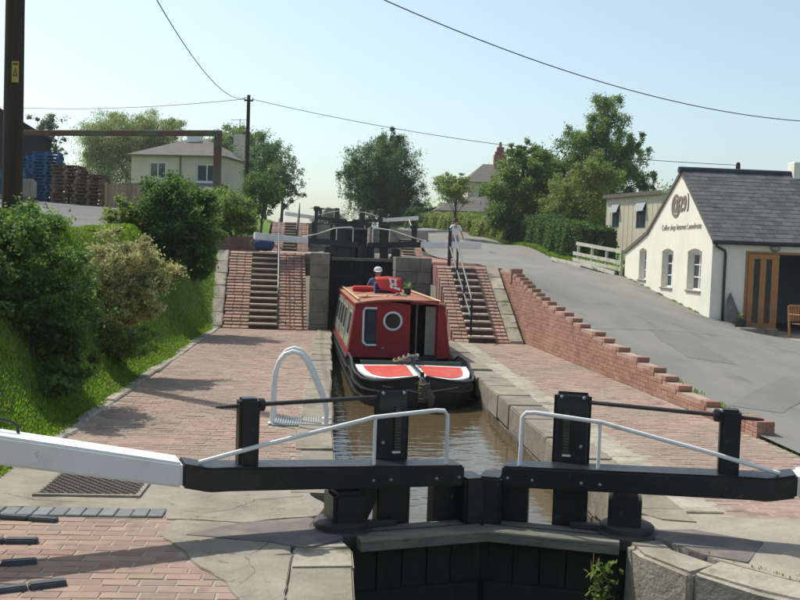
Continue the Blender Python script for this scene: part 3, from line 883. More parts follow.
# ================================================================== LOCK GATES
def gate_leaf(side, cx, w, ym, z0, ang, label, black_out, tail, zbot, detail=True, solid=False, wsl=.20, wide=1.0):
    """side -1 left leaf, +1 right leaf. local frame: u = +x from heel towards the mitre, v = +y upstream"""
    L_ = (w / 2) / math.cos(ang)
    hx, hy = cx + side * w / 2, ym - (w / 2) * math.tan(ang)
    t = thing('lock_gate', label, 'gate', (hx, hy, z0), 0.0, 'lock gate leaves')
    t.rotation_euler = (0, 0, ang if side < 0 else math.pi - ang)
    sv = 1 if side < 0 else -1       # upstream side in local y
    def B(x0, x1, v0, v1, z0_, z1_, mb=None):
        a, b_ = sorted((v0 * sv, v1 * sv))
        return (mb or MB()).box(x0, x1, a, b_, z0_, z1_)
    V = lambda x, v, z: (x, v * sv, z)
    # boards of the gate face
    n = max(4, int(L_ / .19))
    for i in range(n):
        a = .02 + (L_ - .06) * i / n; c = .02 + (L_ - .06) * (i + 1) / n
        B(a + .004, c - .004, .03 + rnd.uniform(0, .012), .24, zbot - z0, -.10).build('board', 'blackold', t, bevel=.006)
    for zz in (-.55, -1.35):
        B(.0, L_ - .02, -.015, .03, zz - .11, zz + .11).build('rail', 'blackold', t, bevel=.01)
    # posts
    B(-.12, .13, .05, .34, zbot - z0, .30).build('heel_post', 'black', t, bevel=.03, seg=2)
    B(L_ - .13, L_ + .055, .05, .33, zbot - z0, .36 + .006 * side).build('mitre_post', 'black', t, bevel=.02, seg=2)
    # walkway plank with worn pale arris
    pl = B(.03, L_ - .005, -.13, .20, -.095, 0).build('walkway_plank', 'plank', t, bevel=.006)
    warp(pl.data, .004, 6, 3)
    B(.034, L_ - .024, -.134, -.128, -.022, -.006).build('worn_edge', 'plankedge', pl)
    B(.05, L_ - .05, .035, .045, .001, .004).build('board_joint', 'blackold', pl)
    # inner posts between plank and beam
    zk = .34
    mid0, mid1 = L_ * .27, L_ * .52
    B(mid0, mid1, .24, .36, -.1, zk).build('paddle_plate', 'black', t, bevel=.008)
    B(L_ * .70, L_ - .12, .22, .36, -.1, zk).build('inner_post', 'black', t, bevel=.008)
    if side < 0 or solid:
        MB().prism([(.12, zk), (.12, -.08), (mid0 - .13, -.08), (mid0 - .005, .18), (mid0 - .005, zk)], 0, .1,
                   Matrix(((1, 0, 0, 0), (0, 0, sv, .25 * sv), (0, 1, 0, 0), (0, 0, 0, 1)))).build('knee_brace', 'black', t)
    if solid:
        B(mid1 + .002, L_ * .70 - .002, .25, .33, -.1, zk).build('infill_plate', 'black', t)
    # balance beam: level head over the gate, cranked tail rising outwards
    hb = .175
    hA, hK = .45, .52
    kink = -black_out + .22
    def seg(xa, za, xb, zb, ha, hb_, m, name, v0=.10, v1=.37, bev=.018):
        p = [V(xb, v0, zb - hb_), V(xa, v0, za - ha), V(xa, v1, za - ha), V(xb, v1, zb - hb_), V(xb, v0, zb), V(xa, v0, za), V(xa, v1, za), V(xb, v1, zb)]
        if sv < 0:
            p = [p[i] for i in (3, 2, 1, 0, 7, 6, 5, 4)]
        return MB().hexa(p).build(name, m, t, bevel=bev, seg=2)
    z_end = hK + wsl * .22
    prof_ = [(-black_out, z_end), (-black_out, z_end - hb), (kink - .05, hK - hb + wsl * .03), (kink, hK - hb), (kink + .1, hK - hb + .001), (L_ - .12, hA - .165), (L_ - .12, hA), (kink + .1, hK + .001), (kink, hK), (kink - .05, hK + wsl * .03)]
    MB().prism(prof_, .10, .37, Matrix(((1, 0, 0, 0), (0, 0, sv, 0), (0, 1, 0, 0), (0, 0, 0, 1)))).build('beam_head', 'black', t, bevel=.016, seg=2)
    seg(-black_out - .001, z_end + .004, -black_out - tail, z_end + wsl * tail, hb + .004, hb + .03, 'white', 'beam_tail', .095, .375)
    if side < 0 and detail:
        e = -2.60
        zz = lambda u: z_end + wsl * (-black_out - u)
        MB().tube([V(e + .02, .30, zz(e + .02) - .01), V(e + .04, .30, zz(e) + .05), V(e + .08, .30, zz(e) + .075), V(e + .26, .30, zz(e + .26) + .07), V(e + .29, .30, zz(e + .29) + .05), V(e + .30, .30, zz(e + .3) - .01)], .011, 8).build('grab_handle', 'iron', t, smooth=True)
    # handrail
    rz = .83
    v = .16
    rr_ = .017
    r0 = kink + .05 if detail else -black_out
    MB().tube([V(r0 - .15, v + .02, hK + .03), V(r0 + .3, v, hK + .12 + .02), V(.12, v, rz - .01), V(.20, v, rz + .01), V(L_ - .36, v, rz + .05), V(L_ - .29, v, rz + .045), V(L_ - .26, v, rz + .01), V(L_ - .255, v, hA - .02)], rr_, 8).build('handrail', 'white', t, smooth=True)
    MB().tube([V(.22, v, hK - .06), V(.22, v, rz + .01)], .014, 8).build('stanchion', 'white', t, smooth=True)
    # paddle gear
    pw0, pw1 = L_ * .27 + .005, L_ * .27 + .30
    rk = B(pw0, pw1, .375, .435, .2, 1.03).build('paddle_rack', 'black', t, bevel=.03, seg=3)
    B((pw0 + pw1) / 2 + .02, (pw0 + pw1) / 2 + .06, .362, .376, .52, .88).build('rack_bar', 'iron', rk)
    if detail:
        teeth = MB()
        for i in range(14):
            B((pw0 + pw1) / 2 + .015, (pw0 + pw1) / 2 + .065, .356, .364, .53 + i * .024, .542 + i * .024, teeth)
        teeth.build('rack_teeth', 'oldiron', rk)
        B((pw0 + pw1) / 2 + .0, (pw0 + pw1) / 2 + .065, .352, .374, .515, .53).build('stop_plate', 'white', rk)
        for (a, c) in ((pw0 + .06, .99), (pw1 - .06, .99), (pw0 + .07, .6)):
            bt = MB().lathe([(.014, 0), (.014, .008), (.006, .014)], 8, Matrix.Translation(V(a, .374, c)) @ Matrix.Rotation(math.pi / 2 * sv, 4, 'X'))
            bt.build('bolt', 'steel', rk)
    px = -.74 if detail else -black_out * .7
    zb_ = hK + .0
    ps = B(px - .075, px + .075, .17, .31, zb_ - .05, 1.0).build('paddle_stand', 'black', t, bevel=.02, seg=2)
    T = Matrix.Translation(V(px, .24, .945)) @ Matrix.Rotation(math.pi / 2, 4, 'Y')
    MB().lathe([(.03, .075), (.05, .08), (.05, .115), (.03, .125)], 12, T).build('bearing_boss', 'black', ps, smooth=True)
    MB().tube([V(pw0 + .02, .40, .955), V(px + .1, .26, .945), V(px - .08, .24, .94), V(px - .19, .235, .935), V(px - .24, .235, .935)], [.017, .017, .016, .014, .008], 8).build('spindle_rod', 'iron', t, smooth=True)
    # quoin collar
    cl = MB().lathe([(.25, -.06), (.25, .02), (.235, .035), (.205, .04), (.205, .075), (.185, .09), (.15, .095)], 20, Matrix.Translation(V(-.02, .20, -.02)))
    cl.build('collar', 'iron', t, smooth=True)
    if detail:
        B(.14, .42, .14, .22, -.0, .045).build('anchor_strap', 'iron', t, bevel=.01)
        for (bx, bz) in ((L_ - .17, .36), (L_ - .36, .36), (.2, .37), (.34, .37)):
            MB().lathe([(.012, 0), (.012, .006), (.005, .012)], 8, Matrix.Translation(V(bx, .10, bz)) @ Matrix.Rotation(math.pi / 2 * sv, 4, 'X')).build('bolt', 'steel', t)
    return t
A_ = R(17)
gate_leaf(-1, 1.25, 2.06, 7.46, 0, A_, 'near left lock gate with black beam, white tail and paddle gear', 1.22, 1.75, -3.4)
gate_leaf(1, 1.25, 2.06, 7.46, 0, A_, 'near right lock gate with black beam, white tail and paddle gear', 1.22, 1.75, -3.4)
gate_leaf(-1, .95, 1.9, 28.75, 1.88, R(14), 'middle left lock gate at the head of the boat\'s chamber', .62, 1.55, -1.2, False, True, .06)
gate_leaf(1, .95, 1.9, 28.75, 1.88, R(14), 'middle right lock gate with white tail reaching towards the walking person', .72, 1.75, -1.2, False, False, .03)
gate_leaf(-1, 1.0, 2.0, 52.6, 3.28, R(14), 'far left lock gate at the top of the staircase', .75, 1.7, 1.0, False, True, .10)
gate_leaf(1, 1.0, 2.0, 52.6, 3.28, R(14), 'far right lock gate at the top under the drooping tree', .75, 1.9, 1.0, False, True, .10)

# ground paddle stands by the top gate
for i, (x, y, lb) in enumerate([(-.75, 51.3, 'black paddle stand left of the far gate'), (2.6, 51.6, 'black paddle stand right of the far gate')]):
    t = thing('paddle_stand', lb, 'paddle gear', (x, y, 3.3))
    MB().box(-.10, .10, -.1, .1, -.05, .75).build('post', 'black', t, bevel=.02)
    MB().box(-.16, .16, -.14, .14, .75, 1.0).build('gear_box', 'black', t, bevel=.04)
    MB().tube([(-.35, 0, .9), (.35, 0, .9)], .02, 6).build('spindle', 'iron', t)

# ================================================================== LADDER HOOP
t = thing('ladder_hoop', 'white tubular hoop handrail over the lock ladder on the left edge', 'handrail', (-.62, 11.62, 0))
for dy in (0.0, .40):
    pts = [(0, dy, 0), (.0, dy, .42), (.02, dy, .62), (.06, dy, .75), (.13, dy, .84), (.22, dy, .875), (.31, dy, .85), (.39, dy, .76), (.46, dy, .62), (.55, dy, .42), (.62, dy, .25), (.64, dy, .12), (.64, dy, 0)]
    MB().tube(pts, .029, 10).build('hoop', 'white', t, smooth=True)
    for x in (0, .64):
        MB().box(x - .05, x + .05, dy - .05, dy + .05, 0.012, .025).build('foot_plate', 'white', t)
g2 = MB().box(.0, .60, -.10, .42, .0, .016).build('tread_plate', 'steel', t)
for i in range(18):
    MB().box(.03 + i * .03, .045 + i * .03, -.08, .40, .016, .03).build('rib', 'steel', g2)

# ================================================================== STAIR HANDRAILS
t = thing('handrail', 'grey metal handrail with dark posts on the left steps', 'handrail', (-1.3, 25.2, 0))
def lp(y, dz):   # point on left stairs
    k = (y - 25.15) / 3.45
    return (-.06 * (y - 25.15) + .02, y - 25.2, 1.95 * max(0, min(k, 1)) + dz)
MB().tube([lp(25.2, .0), lp(25.2, .86), lp(25.25, .93), lp(25.4, .97), lp(28.6, .97), lp(29.1, .97), lp(29.15, .5), lp(29.15, 0)], .024, 8).build('top_rail', 'railgrey', t, smooth=True)
for y in (25.6, 26.7, 27.8, 28.7):
    MB().tube([lp(y, -.02), lp(y, .97)], .022, 8).build('post', 'iron', t, smooth=True)
MB().tube([lp(25.25, .5), lp(28.65, .5)], .018, 8).build('mid_rail', 'iron', t, smooth=True)
t = thing('handrail', 'black and grey handrail on the right steps beside the walking person', 'handrail', (3.38, 23.1, 0))
def rp(y, dz):
    k = (y - 23.0) / 3.4
    return (-.03 * (y - 23.0) + .03, y - 23.1, 1.75 * max(0, min(k, 1)) + dz)
MB().tube([rp(23.1, 0), rp(23.1, .82), rp(23.15, .92), rp(23.3, .96), rp(26.4, .98), rp(26.9, .98)], .024, 8).build('top_rail', 'railgrey', t, smooth=True)
MB().tube([rp(23.12, .52), rp(26.85, .52)], .02, 8).build('mid_rail', 'railgrey', t, smooth=True)
for y in (23.1, 24.3, 25.5):
    MB().tube([rp(y, -.02), rp(y, .95)], .028, 8).build('post', 'black', t, smooth=True)
MB().tube([rp(26.9, -.02), rp(26.9, 1.05)], .05, 8).build('end_post', 'black', t, smooth=True)
for (x, y, z, lb) in ((-1.62, 47.0, 1.96, 'dark handrail on the far left brick steps'), (4.05, 47.0, 1.9, 'pale handrail on the far right brick steps')):
    t = thing('handrail', lb, 'handrail', (x, y, z))
    q = 1.44 if x < 0 else .85
    MB().tube([(0, 0, 0), (0, 0, 1.0), (0, 3.8, q + 1.0), (0, 3.8, q)], .03, 6).build('rail', 'iron' if x < 0 else 'steel', t)
    MB().tube([(0, 1.9, q / 2), (0, 1.9, q / 2 + 1.0)], .03, 6).build('post', 'iron' if x < 0 else 'steel', t)

# ================================================================== NARROWBOAT
BYAW = R(2.1)
bt = thing('narrowboat', 'red and black narrowboat moored in the lock chamber, bow towards the camera', 'boat', (1.54, 15.6, -.44), BYAW)
def BW(lx, ly, lz=0.0):
    c, s = math.cos(BYAW), math.sin(BYAW)
    return (1.54 + lx * c - ly * s, 15.6 + lx * s + ly * c, -.44 + lz)
# local: x across, y towards stern, z from water; stations of the hull (y, halfwidth, gunwale z)
ST = [(0.0, .05, .54), (.05, .28, .50), (.13, .52, .46), (.28, .74, .43), (.55, .92, .43), (.95, 1.0, .46), (1.4, 1.03, .50), (1.62, 1.03, .61), (1.9, 1.03, .62), (2.6, 1.03, .62), (3.0, 1.03, .50), (3.6, 1.03, .46), (7, 1.03, .46), (10.0, 1.03, .46), (10.7, .95, .50), (11.1, .75, .52), (11.3, .4, .54)]
hv, hf = [], []
prof = [(-.45, .30), (-.2, .72), (0.0, .90), (.5, .985), (1.0, 1.0)]   # (relative z, width factor)
nP = len(prof)
for (y, hw, gz) in ST:
    rowL = []
    for (rz_, wf) in prof:
        z = rz_ if rz_ <= 0 else rz_ * gz
        full = min(1, max(0, (y - .0) / 1.8))
        k = wf + (1 - wf) * full * .9
        yo = y + (1 - wf) * .25 * (1 - full)
        rowL.append((hw * k, yo, z))
    hv += [(-x, y_, z) for (x, y_, z) in reversed(rowL)] + rowL
# each station has 2*nP points: left top..left bottom, right bottom..right top
# reorder: left list reversed -> from top to bottom
W2 = 2 * nP
for i in range(len(ST) - 1):
    for k in range(W2 - 1):
        a = i * W2 + k
        hf.append((a, a + 1, a + 1 + W2, a + W2))
hf.append(tuple(range((len(ST) - 1) * W2, len(ST) * W2)))
mb = MB(); mb.v, mb.f = hv, hf
hull = mb.build('hull', 'hull', bt, smooth=True)
# rubbing strakes and gunwale rail
def strake(frac, r, name, m, y0=0, y1=99, out=.01):
    for s in (-1, 1):
        pts = []
        for (y, hw, gz) in ST:
            if y0 <= y <= y1:
                full = min(1, max(0, y / 1.8)); wf = float(np.interp(frac, [0, .5, 1.0], [.90, .985, 1.0])); k = wf + (1 - wf) * full * .9
                pts.append((s * (hw * k + out), y + (1 - wf) * .25 * (1 - full), frac * gz))
        MB().tube(pts, r, 6).build(name, m, hull, smooth=True)
strake(1.0, .026, 'gunwale_rail', 'hull')
strake(.62, .022, 'rubbing_strake', 'hull')
strake(.28, .022, 'rubbing_strake', 'hull', .3)
# stem post
MB().tube([(0, -.03, .62), (0, -.02, .45), (0, .05, .1), (0, .14, -.3)], [.03, .035, .035, .03], 8).build('stem_post', 'hull', hull, smooth=True)
# fore deck: two painted panels falling outwards, bulkhead behind
def deckz(x, y):
    """fore deck: high at the spine and stem, falling to the sides"""
    return .535 + .02 * y - .095 * (abs(x) / .88) * (1 - .85 * y / 1.48)
def deck_sheet(outline, up, thick):
    """subdivided sheet following deckz inside an outline given as (y, x_outer) pairs from x_inner"""
    vs, fs = [], []
    nx_ = 7
    for (y, xi, xo) in outline:
        for i in range(nx_ + 1):
            x = xi + (xo - xi) * i / nx_
            vs.append((x, y, deckz(x, y) + up))
    n1 = len(vs)
    vs += [(x, y, z - thick) for (x, y, z) in vs]
    w = nx_ + 1
    for j in range(len(outline) - 1):
        for i in range(nx_):
            q = (j * w + i, j * w + i + 1, (j + 1) * w + i + 1, (j + 1) * w + i)
            fs += [q, tuple(k + n1 for k in reversed(q))]
    m = len(outline)
    ring = [i for i in range(w)] + [j * w + nx_ for j in range(1, m)] + [(m - 1) * w + i for i in range(nx_ - 1, -1, -1)] + [j * w for j in range(m - 2, 0, -1)]
    for i in range(len(ring)):
        a_, b_ = ring[i], ring[(i + 1) % len(ring)]
        fs.append((b_, a_, a_ + n1, b_ + n1))
    mb = MB(); mb.v, mb.f = vs, fs
    return mb
HB = lambda y: float(np.interp(y, [q[0] for q in ST], [q[1] for q in ST]))
for s in (-1, 1):
    dk = deck_sheet([(y, s * .03, s * max(.05, HB(y) - .05)) for y in (.06, .12, .22, .32, .45, .6, .8, 1.0, 1.2, 1.48)], 0, .03).build('fore_deck', 'white', bt)
    deck_sheet([(y, s * .11, s * max(.14, HB(y) - .17)) for y in (.24, .34, .46, .6, .8, 1.0, 1.2, 1.34)], .008, .02).build('red_panel', 'panelred', dk)
MB().box(-.90, .90, 1.485, 1.56, .25, .625).build('deck_coaming', 'boatgreen', bt, bevel=.015)
MB().box(-.032, .032, .0, 1.48, .48, .60).build('deck_spine', 'boatgreen', bt, bevel=.015)
MB().box(-.98, .98, 1.5, 3.45, .08, .14).build('well_deck', 'hull', bt)
for s in (-1, 1):
    MB().box(min(s * .80, s * .99), max(s * .80, s * .99), 1.56, 3.4, .30, .36).build('side_bench', 'boatgreen', bt, bevel=.01)
# T stud, ropes, fender
ts = MB().lathe([(.05, 0), (.035, .02), (.03, .12)], 10, Matrix.Translation((0, 1.2, .60))); ts.tube([(-.09, 1.2, .72), (.09, 1.2, .72)], .022, 8)
ts.build('tee_stud', 'boatgreen', bt, smooth=True)
rp_ = MB()
for i in range(4):
    rp_.tube([(-.16 + .13 * i * .5 + (.15 - .02 * i) * math.cos(a), 1.52 + .09 * math.sin(a), .635 + .03 * i + .015 * math.sin(3 * a)) for a in np.linspace(0, 6.6, 16)], .017, 6)
rp_.tube([(.05, 1.5, .65), (.10, 1.4, .68), (.02, 1.3, .70), (.03, 1.22, .72)], .016, 6)
rp_.build('bow_rope', 'rope', bt, smooth=True)
fd = MB()
fd.tube([(0, -.04, .54), (0, -.08, .46), (.01, -.10, .36), (.03, -.11, .25), (.05, -.10, .14)], [.03, .06, .085, .08, .04], 10)
fd.tube([(-.12, .0, .42), (0, -.12, .50), (.12, .0, .42)], .024, 6)
fd.tube([(.06, -.13, .36), (.13, -.14, .22), (.14, -.12, .10)], [.06, .075, .04], 8)
for zq in np.linspace(.18, .44, 7):
    fd.tube([(.02 + .09 * math.cos(a), -.10 + .085 * math.sin(a), zq + .015 * math.cos(a)) for a in np.linspace(3.3, 6.1, 8)], .016, 5)
fdo = fd.build('bow_fender', 'fender', bt, smooth=True); warp(fdo.data, .012, 20, 5)
MB().tube([(-.62, .18, .36), (-.3, .02, .33), (-.05, -.10, .30)], .010, 6).build('fender_line', 'rope', bt, smooth=True)
MB().tube([(.62, .18, .36), (.3, .02, .33), (.05, -.10, .30)], .010, 6).build('fender_line', 'rope', bt, smooth=True)
# cabin
y0, y1 = 3.46, 10.3
zb, zt = .46, 1.52
xb, xt = 1.02, .87
def side_quad(s, ya, yb, za, zc, off=0.0):
    X = lambda z: s * (xb + (xt - xb) * (z - zb) / (zt - zb) + off)
    return [(X(za), ya, za), (X(za), yb, za), (X(zc), yb, zc), (X(zc), ya, zc)]
for s in (-1, 1):
    q = side_quad(s, y0, y1, zb - .03, zt); qi = side_quad(s, y0, y1, zb - .03, zt, -.04)
    mb = MB(); mb.v = q + qi
    f = [(0, 1, 2, 3), (7, 6, 5, 4), (0, 4, 5, 1), (1, 5, 6, 2), (2, 6, 7, 3), (3, 7, 4, 0)]
    mb.f = f if s > 0 else [tuple(reversed(x)) for x in f]
    sd = mb.build('cabin_side', 'boatred', bt)
    for j, (a, c) in enumerate(((3.75, 5.2), (5.4, 7.3), (7.5, 9.9))):
        q = side_quad(s, a, c, .60, 1.40, .002); q2 = side_quad(s, a, c, .60, 1.40, .010)
        mb = MB(); mb.v = q2 + q; mb.f = mb.f = [(0, 1, 2, 3), (7, 6, 5, 4), (0, 4, 5, 1), (1, 5, 6, 2), (2, 6, 7, 3), (3, 7, 4, 0)] if s > 0 else [(3, 2, 1, 0), (4, 5, 6, 7), (1, 5, 4, 0), (2, 6, 5, 1), (3, 7, 6, 2), (0, 4, 7, 3)]
        mb.build('side_panel', 'panelgreen', sd)
        for wy in np.arange(a + .25, c - .5, 1.0):
            for (nm, m_, o1, e) in (('window_frame', 'steel', .016, .035), ('window_pane', 'glass', .020, 0)):
                q = side_quad(s, wy - e, wy + .55 + e, .86 - e, 1.28 + e, o1); q2 = side_quad(s, wy - e, wy + .55 + e, .86 - e, 1.28 + e, .004)
                mb = MB(); mb.v = q + q2
                mb.f = [(0, 1, 2, 3), (7, 6, 5, 4), (0, 4, 5, 1), (1, 5, 6, 2), (2, 6, 7, 3), (3, 7, 4, 0)] if s > 0 else [(3, 2, 1, 0), (4, 5, 6, 7), (1, 5, 4, 0), (2, 6, 5, 1), (3, 7, 6, 2), (0, 4, 7, 3)]
                mb.build(nm, m_, sd)
# roof, cambered with overhang
rv_, nx = [], 9
for y in (y0 - .06, y1 + .04):
    for i in range(nx):
        x = -(xt + .03) + 2 * (xt + .03) * i / (nx - 1)
        rv_.append((x, y, zt + .09 * (1 - (x / (xt + .03)) ** 2)))
    for i in range(nx):
        x = -(xt + .03) + 2 * (xt + .03) * i / (nx - 1)
        rv_.append((x, y, zt - .03 + .085 * (1 - (x / (xt + .03)) ** 2)))
n2 = 2 * nx
rfc = []
for i in range(nx - 1):
    rfc += [(i, i + 1, n2 + i + 1, n2 + i), (nx + i + 1, nx + i, n2 + nx + i, n2 + nx + i + 1), (i + 1, i, nx + i, nx + i + 1), (n2 + i, n2 + i + 1, n2 + nx + i + 1, n2 + nx + i)]
rfc += [(0, n2, n2 + nx, nx), (nx - 1, 2 * nx - 1, n2 + 2 * nx - 1, n2 + nx - 1)]
mb = MB(); mb.v, mb.f = rv_, rfc
roof = mb.build('cabin_roof', 'boatroof', bt)
for s in (-1, 1):
    MB().tube([(s * (xt - .06), y0 + .15, zt + .06), (s * (xt - .06), y1 - .3, zt + .06)], .022, 6).build('grab_rail', 'woodpole', roof, smooth=True)
# front bulkhead with window, porthole and the open right hand doorway
def bulk(z):
    return xb + (xt - xb) * (z - zb) / (zt - zb)
outer = [(-bulk(.46), .46), (.20, .46), (.20, 1.50), (-.3, 1.57), (-bulk(1.5), 1.50)]
hole_w = [(-.72, .70), (-.46, .70), (-.46, 1.42), (-.72, 1.42)]
hole_p = [(-.145 + .155 * math.cos(a), 1.18 + .155 * math.sin(a)) for a in np.linspace(0, 2 * math.pi, 24, endpoint=False)]
def holed(outer, holes, m, name, parent, depth, to3, flip=False):
    """flat wall with real openings and reveals. to3(u, v, d) -> point, d = depth behind the face"""
    loops = [outer] + holes
    flat = [Vector((u, v, 0)) for lp_ in loops for (u, v) in lp_]
    tris = tessellate_polygon([[Vector((u, v, 0)) for (u, v) in lp_] for lp_ in loops])
    nF = len(flat)
    mb = MB()
    mb.v = [tuple(to3(p.x, p.y, 0)) for p in flat] + [tuple(to3(p.x, p.y, depth)) for p in flat]
    for tr in tris:
        a, b_, c = tr
        cr = (flat[b_] - flat[a]).cross(flat[c] - flat[a]).z
        tt = (a, b_, c) if cr > 0 else (a, c, b_)
        if flip: tt = tt[::-1]
        mb.f.append(tt); mb.f.append(tuple(i + nF for i in reversed(tt)))
    k = 0
    for lp_ in loops:
        n = len(lp_)
        for i in range(n):
            a, b_ = k + i, k + (i + 1) % n
            mb.f.append((a, b_, b_ + nF, a + nF))
        k += n
    me = mb.mesh(name)
    bm = bmesh.new(); bm.from_mesh(me); bmesh.ops.recalc_face_normals(bm, faces=bm.faces); bm.to_mesh(me); bm.free()
    return link(name, me, m, parent)
bh = holed(outer, [hole_w, hole_p], 'boatred', 'front_bulkhead', bt, .05, lambda u, v, d: (u, y0 + .01 + d, v))
# window frame of tube, with pane
MB().tube([(-.70, y0 - .005, .72), (-.72, y0 - .005, .78), (-.72, y0 - .005, 1.36), (-.69, y0 - .005, 1.42), (-.46, y0 - .005, 1.42)], .022, 8).build('window_frame', 'white', bh, smooth=True)
MB().tube([(-.46, y0 - .005, .70), (-.66, y0 - .005, .70), (-.72, y0 - .005, .78)], .022, 8).build('window_frame', 'white', bh, smooth=True)
MB().box(-.72, -.46, y0 + .03, y0 + .045, .70, 1.42).build('window_pane', 'glass', bh)
MB().lathe([(.15, .0), (.185, 0), (.19, .02), (.165, .03), (.15, .02)], 28, Matrix.Translation((-.145, y0 + .012, 1.18)) @ Matrix.Rotation(math.pi / 2, 4, 'X'), caps=False).build('porthole_ring', 'white', bh, smooth=True)
MB().lathe([(.15, 0), (.15, .01)], 24, Matrix.Translation((-.145, y0 + .03, 1.18)) @ Matrix.Rotation(math.pi / 2, 4, 'X')).build('porthole_pane', 'dark', bh)
MB().box(-.36, -.30, y0 - .015, y0 + .01, .63, .66).build('door_handle', 'steel', bh)
rs_ = [(.74, .46), (bulk(.46), .46), (bulk(1.5), 1.5), (.74, 1.54)]
MB().prism(rs_, 0, .05, Matrix(((1, 0, 0, 0), (0, 0, 1, y0 + .01), (0, 1, 0, 0), (0, 0, 0, 1)))).build('bulkhead_strip', 'boatred', bt)
MB().box(.20, .76, y0 + .01, y0 + .06, .40, .50).build('door_cill', 'hull', bt)
MB().box(.20, .76, y0 + .01, y0 + .06, 1.52, 1.60).build('door_head', 'boatred', bt)
MB().box(.70, .735, y0 + .07, y0 + .55, .50, 1.50).build('open_door', 'boatred', bt, bevel=.006)
# cabin interior: floor, back wall, stove pipe and curtain
MB().box(-.9, .9, y0 + .1, y0 + 3.2, .1, .2).build('cabin_floor', 'interiordark', bt)
MB().box(-.9, .9, y0 + 3.2, y0 + 3.25, .2, 1.5).build('cabin_partition', 'interiordark', bt)
MB().tube([(.36, y0 + .3, .5), (.36, y0 + .3, 1.5)], .02, 8).build('stove_pipe', 'steel', bt)
cu = MB()
for i in range(9):
    cu.tube([(.52 + .022 * i, y0 + .08 + .012 * (i % 2), .52), (.52 + .022 * i, y0 + .08 + .012 * (i % 2), 1.48)], .014, 6)
cu.build('curtain', 'paleconc', bt, smooth=True)
MB().box(-.9, .9, y1 - .05, y1 - .01, .2, 1.55).build('rear_bulkhead', 'boatred', bt)
MB().box(-.8, .8, 10.3, 11.1, .26, .34).build('stern_deck', 'hull', bt)

# things on the roof
rt = -.44 + zt + .07
def RZ(x):
    return zt + .09 * (1 - (x / (xt + .03)) ** 2)
t = thing('banner', 'red banner with white lettering propped over a box on the boat roof', 'banner', BW(-.05, 6.0, RZ(-.05)), BYAW)
MB().box(-.25, .22, .0, .45, 0, .22).build('box', 'bluecloth', t, bevel=.01)
def cloth(u, v, off=0.0):
    return (-.27 + .60 * u + .12 * (1 - v) * (1 - u), -.03 - .16 * (1 - v) + .02 * math.sin(u * 7 + v) - off, .0 + .38 * v - .06 * abs(u - .5) + (.12 * (1 - u) * (1 - v)))
bnv = [cloth(i / 8, j / 4) for j in range(5) for i in range(9)]
bnf = [(j * 9 + i, j * 9 + i + 1, (j + 1) * 9 + i + 1, (j + 1) * 9 + i) for j in range(4) for i in range(8)]
ob = link('cloth', np_mesh('cloth', bnv, bnf, True), 'redcloth', t)
sm = ob.modifiers.new('thick', 'SOLIDIFY'); sm.thickness = .008
# white print on the banner (flat shapes on the cloth) and the rest of the roof clutter
pr_ = MB()
for (u0, u1, v0, v1) in ((.48, .82, .80, .90), (.50, .58, .58, .80), (.70, .78, .58, .80), (.52, .80, .46, .57), (.48, .60, .22, .44), (.64, .92, .24, .38)):
    q_ = []
    for (u, v) in ((u0, v0), ((u0 + u1) / 2, v0), (u1, v0), (u1, v1), ((u0 + u1) / 2, v1), (u0, v1)):
        q_.append(cloth(u, v, .012))
    pr_.add(q_, [(0, 1, 4, 5), (1, 2, 3, 4)])
pr_.build('white_print', 'white', t)
t = thing('fender_float', 'red cylindrical fender lying on the left of the boat roof', 'fender', BW(-.45, 6.9, RZ(-.5) + .075), BYAW)
MB().lathe([(.02, -.3), (.07, -.27), (.075, 0), (.07, .27), (.02, .3)], 14, Matrix.Rotation(math.pi / 2, 4, 'Y')).build('body', 'redcloth', t, smooth=True)
MB().tube([(.3, 0, 0), (.38, 0, .02), (.42, .03, -.02)], .012, 6).build('cord', 'rope', t)
t = thing('boat_plank', 'pale wooden gangplank lying across the front of the boat roof', 'plank', BW(-.35, 4.6, RZ(-.45) - .01), BYAW + .25)
MB().box(-.42, .30, -.10, .10, .0, .035).build('board', 'woodpole', t, bevel=.006)
MB().box(-.3, -.25, -.1, .1, .035, .05).build('cleat', 'woodpole', t)
MB().box(.15, .2, -.1, .1, .035, .05).build('cleat', 'woodpole', t)
t = thing('mop', 'cream mop and pole lying beside the red banner on the boat', 'mop', BW(.20, 5.0, RZ(.2)), BYAW)
MB().tube([(-.05, .0, .03), (.22, 2.2, .02)], .016, 8).build('handle', 'woodpole', t)
mh = MB()
for i in range(16):
    a = rnd.uniform(0, 6.28)
    mh.tube([(-.05, 0, .05), (-.05 + .08 * math.cos(a), -.06 + .06 * math.sin(a), .05), (-.05 + .15 * math.cos(a), -.08 + .11 * math.sin(a), .012)], .014, 5)
mh.build('head', 'palestone', t)
t = thing('flower_pot', 'small painted pot standing on the boat roof right of the banner', 'pot', BW(.42, 6.0, RZ(.42)), BYAW)
MB().lathe([(.07, 0), (.09, .14), (.10, .15), (.08, .15)], 14).build('pot', 'boatgreen', t, smooth=True)
t.location.z -= .0
lp_ = MB()
for i in range(26):
    a, e = rnd.uniform(0, 6.28), rnd.uniform(.1, 1.2)
    p = Vector((.07 * math.cos(a), .07 * math.sin(a), .15 + .10 * e))
    d = Vector((math.cos(a), math.sin(a), e)).normalized() * .05
    s_ = Vector((-math.sin(a), math.cos(a), 0)) * .018
    lp_.add([p - d, p + s_, p + d, p - s_], [(0, 1, 2, 3)])
lp_.build('leaves', 'leaf_light', t)

